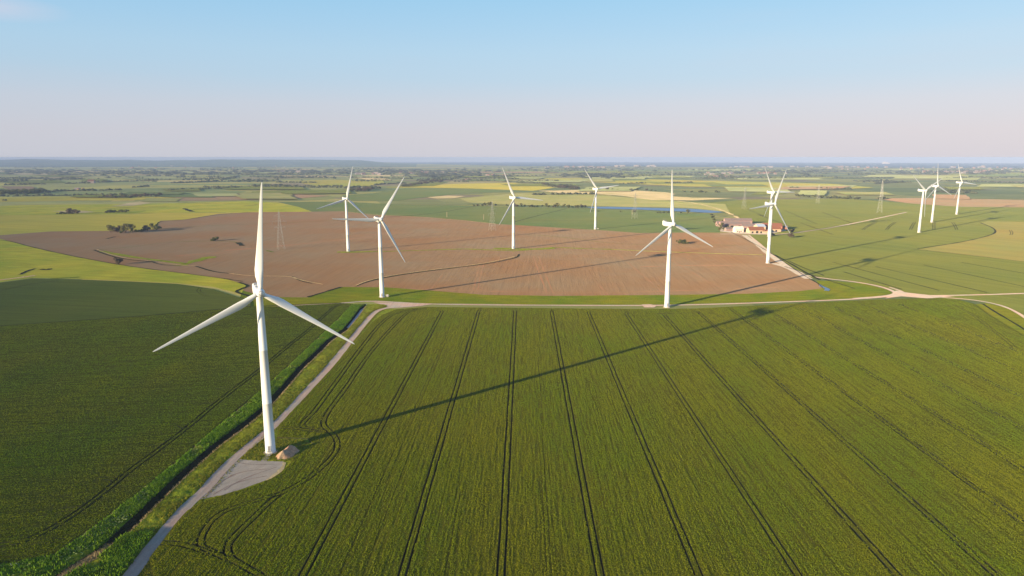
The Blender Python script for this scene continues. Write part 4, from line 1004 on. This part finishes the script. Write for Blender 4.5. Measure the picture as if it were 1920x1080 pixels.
def tree(px, kind, s, lab, group=None, nm='tree', cat=None, parts=True, sq=1.0, seed=0):
    q = G(*px); cm, tm = TK[kind]
    r = empty(nm, (q.x, q.y, gz(q.x, q.y) + 0.1), seed * 1.7); r.scale = (s * sq, s * sq, s); tag(r, lab, cat or ('bush' if nm == 'bush' else 'tree'), group)
    link('crown', cm, r); link('trunk', tm, r)
# clump in the ploughed field
for i, (x, y, k, s, lab) in enumerate([(208, 436, 'willow', .95, 'leftmost round olive tree of the clump at the corner of the ploughed field'), (220, 436, 'brown', 1.15, 'brownish tree, second from the left in the clump at the ploughed field corner'), (236, 436, 'willow', 1.1, 'pale willow, third from the left in the clump at the ploughed field corner'), (247, 436, 'willow', 1.05, 'pale willow right of the middle gap in the ploughed field clump'), (258, 435, 'bush', 1.0, 'low dark bush between the willows and the right hand trees of the clump'), (268, 434, 'bush', 1.1, 'dark low bush near the right end of the ploughed field clump'), (277, 433, 'brown', 1.0, 'brownish tree, third from the right in the ploughed field clump'), (287, 431, 'willow', .85, 'olive tree, second from the right in the ploughed field clump'), (298, 429, 'bush', 1.2, 'small dark bush at the right end of the clump, casting a long shadow'), (228, 436.5, 'bush', .9, 'low bush under the two left trees of the clump')]):
    tree((x, y + .5), k, s * (1.45 if k != 'bush' else 1.25), lab, 'clump of trees at the corner of the ploughed field', seed=i)
tree((222, 496), 'brown', 1.25, 'lone brown bush beside the ditch at the left of the ploughed field', nm='bush', seed=3)
tree((404, 451.5), 'bush', 1.6, 'lone small dark bush on the balk in the ploughed field', nm='bush', seed=5)
tree((1273, 457), 'green', 1.05, 'left one of two bushes growing together in the ploughed field beside a turbine', nm='bush', seed=1); tree((1281, 457), 'bush', 1.5, 'right and lower of two bushes growing together in the ploughed field', nm='bush', seed=2)
tree((1485, 437), 'brown', 1.0, 'bare brown tree beside the farm lane, right of the red barn', seed=8); tree((1484, 446), 'brown', 1.1, 'nearer bare brown tree south of the farm lane, casting a long shadow', seed=9)
tree((1448, 442), 'bush', 1.2, 'bush in front of the red roofed barn', nm='bush', seed=4)
for i, (x, y, k, s) in enumerate([(1347, 424, 'green', .9), (1352, 428, 'willow', 1.0), (1358, 431, 'bush', 1.2), (1366, 430, 'willow', .6), (1372, 430, 'bush', 1.2), (1350, 433, 'willow', .7), (1356, 418, 'brown', .8)]):
    tree((x, y), k, s, 'garden tree in the thicket at the left end of the farm', 'thicket left of the farm', seed=i)
for i, (x, y) in enumerate([(1335, 404), (1337, 408), (1338, 413), (1340, 418)]): tree((x, y), 'bush', 1.0, 'bush in the short hedge running from the pond to the farm', 'hedge between pond and farm', seed=i)
random.seed(21)
for i in range(34):
    x = 888 + (1100 - 888) * (i + random.random()) / 34
    if 925 < x < 958 and random.random() < .6: continue
    tree((x, 386 + (x - 888) * 0.018 + random.uniform(-1.2, .8)), random.choice(['green', 'green', 'bush', 'willow', 'brown']), random.uniform(.7, 1.25), 'shrubby tree in the broken row left of the pond, beyond the dark cereal', 'row of shrubs left of the pond', seed=i)
for i, x in enumerate([1109, 1122, 1163, 1188, 1190, 1233, 1238, 1246, 1252, 1276, 1290]):
    tree((x, 396 + (x - 1100) * .025), random.choice(['green', 'willow', 'bush']), random.uniform(.6, 1.1), 'small tree on the near bank of the pond', 'trees on the near bank of the pond', seed=i)
def scatter(seg, n, kinds, s, lab, grp, jit=.6, seed=0):
    rr = random.Random(seed)
    for i in range(n):
        t_ = (i + rr.random()) / n; k = t_ * (len(seg) - 1); j = min(int(k), len(seg) - 2); f = k - j
        x = seg[j][0] + (seg[j + 1][0] - seg[j][0]) * f; y = seg[j][1] + (seg[j + 1][1] - seg[j][1]) * f + rr.uniform(-jit, jit)
        q = G(x, y); kd = rr.choice(kinds); cm, tm = TK[kd]
        c = link('tree', cm); c.location = (q.x, q.y, gz(q.x, q.y)); c.rotation_euler = (0, 0, rr.uniform(0, 6)); v = s * rr.uniform(.75, 1.3); c.scale = (v * 1.2, v * 1.2, v); tag(c, lab, 'tree', grp)
scatter([(115, 401), (145, 401)], 6, ['bush', 'brown'], 1.4, 'shrub in the small thickets above the light meadow at left', 'shrubs above the left meadow', seed=1)
scatter([(196, 399), (235, 398.5)], 9, ['bush', 'green'], 1.0, 'shrub in the short dark hedge above the light meadow, nearer the middle', 'short hedge above the left meadow', seed=2)
scatter([(1280, 360), (1345, 361)], 6, ['bush'], 1.5, 'dark bush in the thin row beyond the pond on open pasture', 'bushes on the pasture beyond the pond', seed=3)
scatter([(1490, 368), (1560, 372), (1610, 374)], 18, ['bush', 'green'], 1.2, 'bush in the broken hedge on the pasture right of the farm', 'broken hedge right of the farm', .8, seed=4)
scatter([(1100, 355), (1240, 358)], 12, ['bush', 'brown'], 1.2, 'bush along the upper edge of the dry reedbed', 'bushes above the reedbed', .7, seed=5)
scatter([(1016, 346), (1045, 352), (1085, 356)], 26, ['green', 'brown'], 1.5, 'tree in the dark shelter belt left of the dry reedbed', 'shelter belt left of the reedbed', 1.0, seed=6)
scatter([(660, 360), (700, 356)], 22, ['green', 'brown'], 1.6, 'tree in the grove behind the leftmost distant turbine', 'grove behind the leftmost distant turbine', 2.2, seed=7)
scatter([(186, 370), (245, 371), (305, 368)], 26, ['green', 'brown'], 1.3, 'tree in the straggling row beyond the left meadow', 'straggling row beyond the left meadow', 1.6, seed=8)
scatter([(755, 351), (790, 345), (830, 341)], 30, ['green', 'brown'], 1.7, 'tree in the curved dark wood left of centre', 'curved dark wood left of centre', 1.4, seed=9)
scatter([(1, 364), (60, 362), (78, 361)], 34, ['green'], 1.9, 'tree in the dense dark wood at the far left', 'dense dark wood at the far left', 1.8, seed=10)
scatter([(1648, 374), (1660, 373)], 3, ['bush'], 1.6, 'bush at the foot of the far right pylons', 'bushes at the foot of the far right pylons', .3, seed=11)
# the far-off hedges and woods that read as one dark mass
def woods():
    rr = random.Random(77); vs, fs = [], []
    ico = [(0, 0, 1)] + [(cos(a) * .92, sin(a) * .92, .35) for a in [i * 2 * pi / 6 for i in range(6)]] + [(cos(a) * 1.0, sin(a) * 1.0, -.45) for a in [(i + .5) * 2 * pi / 6 for i in range(6)]]
    fc = [(0, 1 + i, 1 + (i + 1) % 6) for i in range(6)] + [(1 + i, 7 + i, 1 + (i + 1) % 6) for i in range(6)] + [(7 + i, 7 + (i + 1) % 6, 1 + (i + 1) % 6) for i in range(6)]
    def blob(x, y, r, h):
        k = len(vs); g = gz(x, y)
        for (a, b, c) in ico: vs.append((x + a * r * rr.uniform(.7, 1.2), y + b * r * rr.uniform(.7, 1.2), g + h * .45 + c * h * .55 * rr.uniform(.75, 1.15)))
        fs.extend(tuple(i + k for i in f) for f in fc)
    def seg(p, q, dens=1.0, h=7.0, wid=1.0):
        a, b = G(*p), G(*q); L = (b - a).length; n = int(L / (h * 0.9) * dens)
        if n > 500: n = 500
        for i in range(n):
            t_ = (i + rr.random()) / n; p_ = a.lerp(b, t_)
            if noise.noise(Vector((p_.x * .006, p_.y * .006, 0))) < -0.28 * (1.5 - dens): continue
            hh = h * rr.uniform(.55, 1.3); blob(p_.x + rr.gauss(0, h * wid), p_.y + rr.gauss(0, h * wid), hh * rr.uniform(.6, 1.0), hh)
    hed = [((0, 377), (100, 376)), ((0, 369), (260, 366)), ((60, 360), (230, 357)), ((160, 358), (280, 350)), ((230, 362), (330, 357)), ((0, 348), (170, 344)), ((110, 342), (200, 341)), ((200, 342), (320, 338)), ((240, 334), (420, 336)), ((320, 344), (400, 341)), ((400, 341), (450, 330)), ((320, 357), (450, 353)), ((380, 352), (640, 350)), ((520, 352), (640, 352)), ((330, 327), (640, 329)), ((600, 336), (720, 335)), ((640, 330), (930, 333)), ((780, 340), (880, 337)), ((880, 338), (1030, 345)), ((1030, 330), (1180, 332)), ((1180, 328), (1330, 330)), ((1280, 327), (1400, 332)), ((1340, 333), (1440, 335)), ((1440, 331), (1560, 330)), ((1560, 335), (1700, 334)), ((1600, 340), (1720, 343)), ((1740, 339), (1920, 344)), ((1740, 360), (1830, 363)), ((1480, 353), (1600, 356)), ((1160, 345), (1300, 343)), ((0, 392), (60, 391)), ((700, 347), (760, 344)), ((1000, 366), (1120, 364)), ((1640, 345), (1700, 342))]
    for p, q in hed: seg(p, q, 1.1, 7.5, .5)
    for (cx, cy, w, n) in ((30, 361, 45, 130), (20, 340, 30, 90), (60, 335, 30, 60), (100, 337, 20, 50), (130, 336, 18, 70), (480, 340, 60, 90), (505, 350, 40, 90), (560, 333, 60, 110), (670, 353, 28, 70), (830, 329, 60, 100), (950, 331, 40, 90), (1120, 330, 50, 110), (1060, 350, 16, 60), (1370, 333, 50, 70), (1650, 341, 40, 60), (1800, 361, 24, 40), (1790, 323, 160, 160), (1500, 322, 160, 150), (1100, 317, 150, 130), (800, 322, 140, 160), (300, 325, 300, 260), (560, 322, 200, 200), (60, 322, 120, 130)):
        for i in range(n):
            x = cx + rr.gauss(0, w * .5); y = cy + rr.gauss(0, .9 if cy > 330 else 2.2); y = max(y, 308); q = G(x, y)
            hh = rr.uniform(5, 11) * (1.0 if cy > 330 else 1.35); blob(q.x, q.y, hh * (1.0 if cy > 330 else 2.2), hh)
    # random hedge grid out to the shore
    for i in range(210):
        y = 309 + 34 * rr.random() ** 1.5; x = rr.uniform(-60, 1980)
        if x > 1000 and y > 336: continue
        if x > 760 and y < 313: continue
        L = rr.uniform(20, 110); seg((x, y), (x + L, y + rr.uniform(-1.2, 1.2)), rr.uniform(.4, .9), 7.5 + (345 - y) * .12, .6)
    o = link('woodland', mesh('woodland', vs, fs, M['leaf_far'])); tag(o, 'dark hedgerows and woods across the far plain, merging into haze', 'woodland', kind='stuff')
M['leaf_far'] = leafmat('far_leaves', (0.045, 0.050, 0.022), (0.10, 0.10, 0.045))
woods()

# ------------------------------------------------------------------ buildings
def building(nm, px, L, W, Hh, rise, rz, wall, roof, lab, cat='barn', group=None, openings=()):
    q = G(*px); r = empty(nm, (q.x, q.y, gz(q.x, q.y) + 0.15), radians(rz)); tag(r, lab, cat, group)
    L *= .88; W *= .88; openings = [(x * .88, w_, z0, z1) for x, w_, z0, z1 in openings]
    b = MB(); a, c = L / 2, W / 2
    b.add([(-a, -c, 0), (a, -c, 0), (a, c, 0), (-a, c, 0), (-a, -c, Hh), (a, -c, Hh), (a, c, Hh), (-a, c, Hh), (-a, 0, Hh + rise), (a, 0, Hh + rise)],
          [(0, 1, 5, 4), (2, 3, 7, 6), (1, 2, 6, 9, 5), (3, 0, 4, 8, 7)]); b.build('wall', M[wall], r)
    b = MB(); e = 0.4; s = rise / c
    for sg in (-1, 1):
        y0 = sg * (c + e); z0 = Hh - e * s
        v = [(-a - e, y0, z0), (a + e, y0, z0), (a + e, 0, Hh + rise), (-a - e, 0, Hh + rise)]; up = [(x, y, z + 0.25) for x, y, z in v]; dn = [(x, y, z + 0.03) for x, y, z in v]
        f = [(4, 5, 6, 7), (3, 2, 1, 0), (0, 1, 5, 4), (1, 2, 6, 5), (2, 3, 7, 6), (3, 0, 4, 7)]
        b.add(dn + up, f)
    b.build('roof', M[roof], r)
    for (x, w_, z0, z1) in openings:
        b = MB(); b.box((x, -c - 0.02, (z0 + z1) / 2), (w_, 0.14, z1 - z0)); b.build('door' if z0 < .3 else 'window', M['dark'], r)
    return r
FB = 'farm buildings'
building('barn', (1362, 424), 42, 20, 5, 4, -6, 'wall_pink', 'roof_grey', 'long low grey roofed barn at the left end of the farm', group=FB, openings=((-10, 5, 0, 4), (6, 5, 0, 4)))
building('barn', (1377, 426), 60, 24, 6, 4.5, -4, 'wall_pink', 'roof_grey', 'widest pinkish shed in the middle of the farm', group=FB, openings=((-20, 5, 0, 4), (-8, 5, 0, 4), (8, 5, 0, 4), (20, 5, 0, 4)))
building('barn', (1383, 419), 58, 18, 6, 4, -5, 'wall_pink', 'roof_grey', 'rear grey roofed shed behind the pinkish ones', group=FB)
building('farmhouse', (1384, 435.5), 17, 12, 6, 4, 8, 'wall_white', 'wall_white', 'small white farmhouse at the front of the yard', 'house', FB, ((-4, 1.6, 1.2, 2.8), (3, 1.6, 1.2, 2.8), (0, 1.3, 0, 2.2)))
building('barn', (1416, 436.5), 30, 17, 5, 5, 4, 'wall_cream', 'roof_red', 'cream walled barn with a dull red roof facing the lane', group=FB, openings=((-9, 3, 0, 3), (0, 4, 0, 3.6), (8, 3, 0, 3)))
building('shed', (1424, 431), 16, 22, 6, 4, 4, 'wall_cream', 'roof_blue', 'small shed with a pale blue roof behind the cream barn', 'shed', FB)
building('barn', (1406, 429), 30, 16, 5, 4, -25, 'wall_pink', 'roof_grey', 'brown grey shed between the farmhouse and the blue roof', group=FB)
building('barn', (1447, 430), 36, 20, 6, 5, -8, 'wall_brick', 'roof_red', 'large orange red roofed barn at the right end of the farm', group=FB, openings=((-12, 5, 0, 4), (6, 6, 0, 4)))
building('barn', (1454, 434), 18, 12, 4.5, 3.5, -8, 'wall_cream', 'roof_red', 'small cream lean building in front of the red roofed barn', group=FB, openings=((0, 3, 0, 3),))
building('shed', (1366, 433), 14, 9, 4, 2, 10, 'wall_pink', 'roof_grey', 'little grey shed among the garden trees left of the farmhouse', 'shed', FB)
building('shed', (1397, 434), 16, 8, 3.5, 2, -12, 'wall_brick', 'roof_grey', 'low dark shed squeezed between the farmhouse and the cream barn', 'shed', FB, ((0, 4, 0, 3),))
building('shed', (1434, 437), 12, 7, 3.5, 2, 5, 'wall_cream', 'roof_red', 'tiny cream outbuilding right of the cream barn', 'shed', FB)
building('shed', (1469, 430), 14, 10, 4, 2.5, -20, 'wall_brick', 'roof_grey', 'dark shed at the right end of the red roofed barn', 'shed', FB)
# far houses: walls and roof in one small mesh, copied
def house_mesh(wall, roof, L=14, W=9, Hh=5, rise=3.2):
    b = MB(); a, c = L / 2, W / 2
    b.add([(-a, -c, 0), (a, -c, 0), (a, c, 0), (-a, c, 0), (-a, -c, Hh), (a, -c, Hh), (a, c, Hh), (-a, c, Hh), (-a, 0, Hh + rise), (a, 0, Hh + rise)], [(0, 1, 5, 4), (2, 3, 7, 6), (1, 2, 6, 9, 5), (3, 0, 4, 8, 7)], 0)
    b.add([(-a - .4, -c - .4, Hh - .3), (a + .4, -c - .4, Hh - .3), (a + .4, 0, Hh + rise + .1), (-a - .4, 0, Hh + rise + .1), (-a - .4, c + .4, Hh - .3), (a + .4, c + .4, Hh - .3)], [(0, 1, 2, 3), (3, 2, 5, 4)], 1)
    b.box((a * .5, 0, Hh + rise + .4), (1, 1, 1.6), 0)
    return mesh('house', b.v, b.f, [wall, roof], False, b.m)
M['far_white'] = soil('weathered_render', (0.27, 0.25, 0.235), 0.1, 0, (1, 1), 0.1, 0.02, 0); M['far_roof'] = soil('old_clay_tiles', (0.17, 0.09, 0.065), 0.1, 0, (1, 1), 0.1, 0.02, 0)
HM = [house_mesh(M['far_white'], M['far_roof']), house_mesh(M['far_white'], M['far_roof'], 16), house_mesh(M['wall_brick'], M['roof_grey'], 12), house_mesh(M['far_white'], M['far_white'], 20, 10, 4)]
def houses(cx, cy, w, n, jit, lab, grp, s=1.0, seed=0, ms=(0, 1, 2, 3)):
    rr = random.Random(seed); s *= 0.72
    for i in range(n):
        x = cx + rr.uniform(-w, w) if n > 1 else cx; y = cy + rr.uniform(-jit, jit) if n > 1 else cy; q = G(x, y)
        o = link('house', HM[rr.choice(ms)]); o.location = (q.x, q.y, gz(q.x, q.y) - .1); o.rotation_euler = (0, 0, rr.uniform(-.8, .8)); v = s * rr.uniform(.8, 1.5); o.scale = (v, v, v); tag(o, lab, 'house', grp)
houses(172, 343.3, 0, 1, 0, 'lone white house in the green fields at upper left', None, 2.2, 1, (0,))
houses(151, 355, 6, 3, .4, 'small farm building at the hedge below the lone white house', 'farm below the lone white house', 1.0, 2)
houses(540, 323.5, 20, 5, .5, 'white building in the row on the plain above the rape field', 'white buildings above the rape field', 2.2, 3, (0, 3))
houses(692, 327, 22, 7, 1.5, 'white building left of centre on the far plain', 'white buildings left of centre', 2.0, 4, (0, 3))
houses(685, 354, 12, 4, .8, 'house in the grove behind the leftmost distant turbine', 'houses in the grove', 1.0, 5)
houses(800, 325, 60, 16, 2, 'house in the scattered hamlet beyond the curved dark wood', 'scattered hamlet beyond the curved wood', 1.6, 6)
houses(930, 330, 18, 6, 1, 'house of the farm group behind the central turbine', 'farm group behind the central turbine', 1.8, 7)
houses(880, 337.5, 12, 3, .4, 'low farm shed right of the curved dark wood', 'sheds right of the curved wood', 1.4, 8)
houses(1080, 314, 60, 18, 1.2, 'white house in the shore village beyond the pond turbine', 'shore village beyond the pond turbine', 2.6, 9, (0, 3))
houses(1190, 312.5, 40, 14, .5, 'large white shed on the shore at the centre right', 'white sheds on the shore', 3.2, 10, (3,))
houses(1360, 326, 40, 9, 2.5, 'pale house on the plain right of the upright blade', 'pale houses right of the upright blade', 1.6, 11)
houses(1450, 326, 30, 16, 1, 'pale house in the strip village behind the two crossed turbines', 'strip village behind the crossed turbines', 1.7, 12, (0, 1))
houses(1470, 313.5, 140, 30, .7, 'white house on the shore line behind the crossed turbines', 'shore line houses behind the crossed turbines', 2.3, 13, (0, 3))
houses(1350, 332, 25, 5, .8, 'farm building in the dark hedge on the plain', 'farm in the dark hedge', 1.3, 14)
houses(1790, 323.5, 60, 34, 1.5, 'house of the village behind the three right hand turbines', 'village behind the right hand turbines', 1.7, 15)
houses(1880, 321, 50, 22, 2.5, 'house of the village at the far right edge', 'village at the far right edge', 1.7, 16)
houses(1700, 316, 200, 26, 2.0, 'shore house far behind the right hand turbines', 'shore houses at the right', 2.2, 17)
houses(440, 314, 300, 12, 3, 'house at the foot of the blue hills', 'houses at the foot of the hills', 2.0, 18)
# white ship on the horizon and the white plant on the far shore
def ship():
    d = 17000; px = 1636; x = d * (px - 960) / F * 1.0; q = Vector((x, d * 0.98)); g = gz(q.x, q.y) + 1.2
    r = empty('ship', (q.x, q.y, g)); tag(r, 'long white ship lying on the horizon above the right hand fields', 'ship')
    b = MB(); L, W_, H_ = 85, 14, 16
    b.add([(-L, -W_, 0), (L * .9, -W_, 0), (L * 1.1, 0, 0), (L * .9, W_, 0), (-L, W_, 0), (-L * 1.02, -W_, H_), (L * .95, -W_, H_), (L * 1.2, 0, H_ + 4), (L * .95, W_, H_), (-L * 1.02, W_, H_)],
          [(4, 3, 2, 1, 0), (5, 6, 7, 8, 9), (0, 1, 6, 5), (1, 2, 7, 6), (2, 3, 8, 7), (3, 4, 9, 8), (4, 0, 5, 9)]); b.build('hull', M['wall_white'], r)
    b = MB(); b.box((-20, 0, H_ + 6), (90, 20, 12)); b.box((-40, 0, H_ + 16), (30, 16, 8)); b.box((-45, 0, H_ + 24), (8, 8, 9)); b.build('superstructure', M['wall_white'], r)
ship()
def plant():
    q = G(1840, 314.5); r = empty('industrial_plant', (q.x, q.y, gz(q.x, q.y))); tag(r, 'white industrial building with a taller block on the shore at the right', 'factory')
    b = MB(); b.box((0, 0, 8), (80, 40, 16)); b.build('hall', M['far_white'], r)
    b = MB(); b.box((20, 0, 23), (26, 26, 14)); b.build('tower_block', M['far_white'], r)
plant()

# ------------------------------------------------------------------ air
b = MB(); b.box((0, 0, (-45 + 128.5) / 2), (50400, 50400, 173.5)); 
haze = b.build('haze', []); tag(haze, kind='stuff')
hm = bpy.data.materials.new('haze_air'); hm.use_nodes = True; nt = hm.node_tree
for n in list(nt.nodes): nt.nodes.remove(n)
out = nt.nodes.new('ShaderNodeOutputMaterial'); pv = nt.nodes.new('ShaderNodeVolumePrincipled')
pv.inputs['Color'].default_value = (0.36, 0.45, 0.69, 1); pv.inputs['Density'].default_value = 1.0 / 14000; pv.inputs['Anisotropy'].default_value = -0.2
nt.links.new(pv.outputs[0], out.inputs['Volume']); haze.data.materials.append(hm)
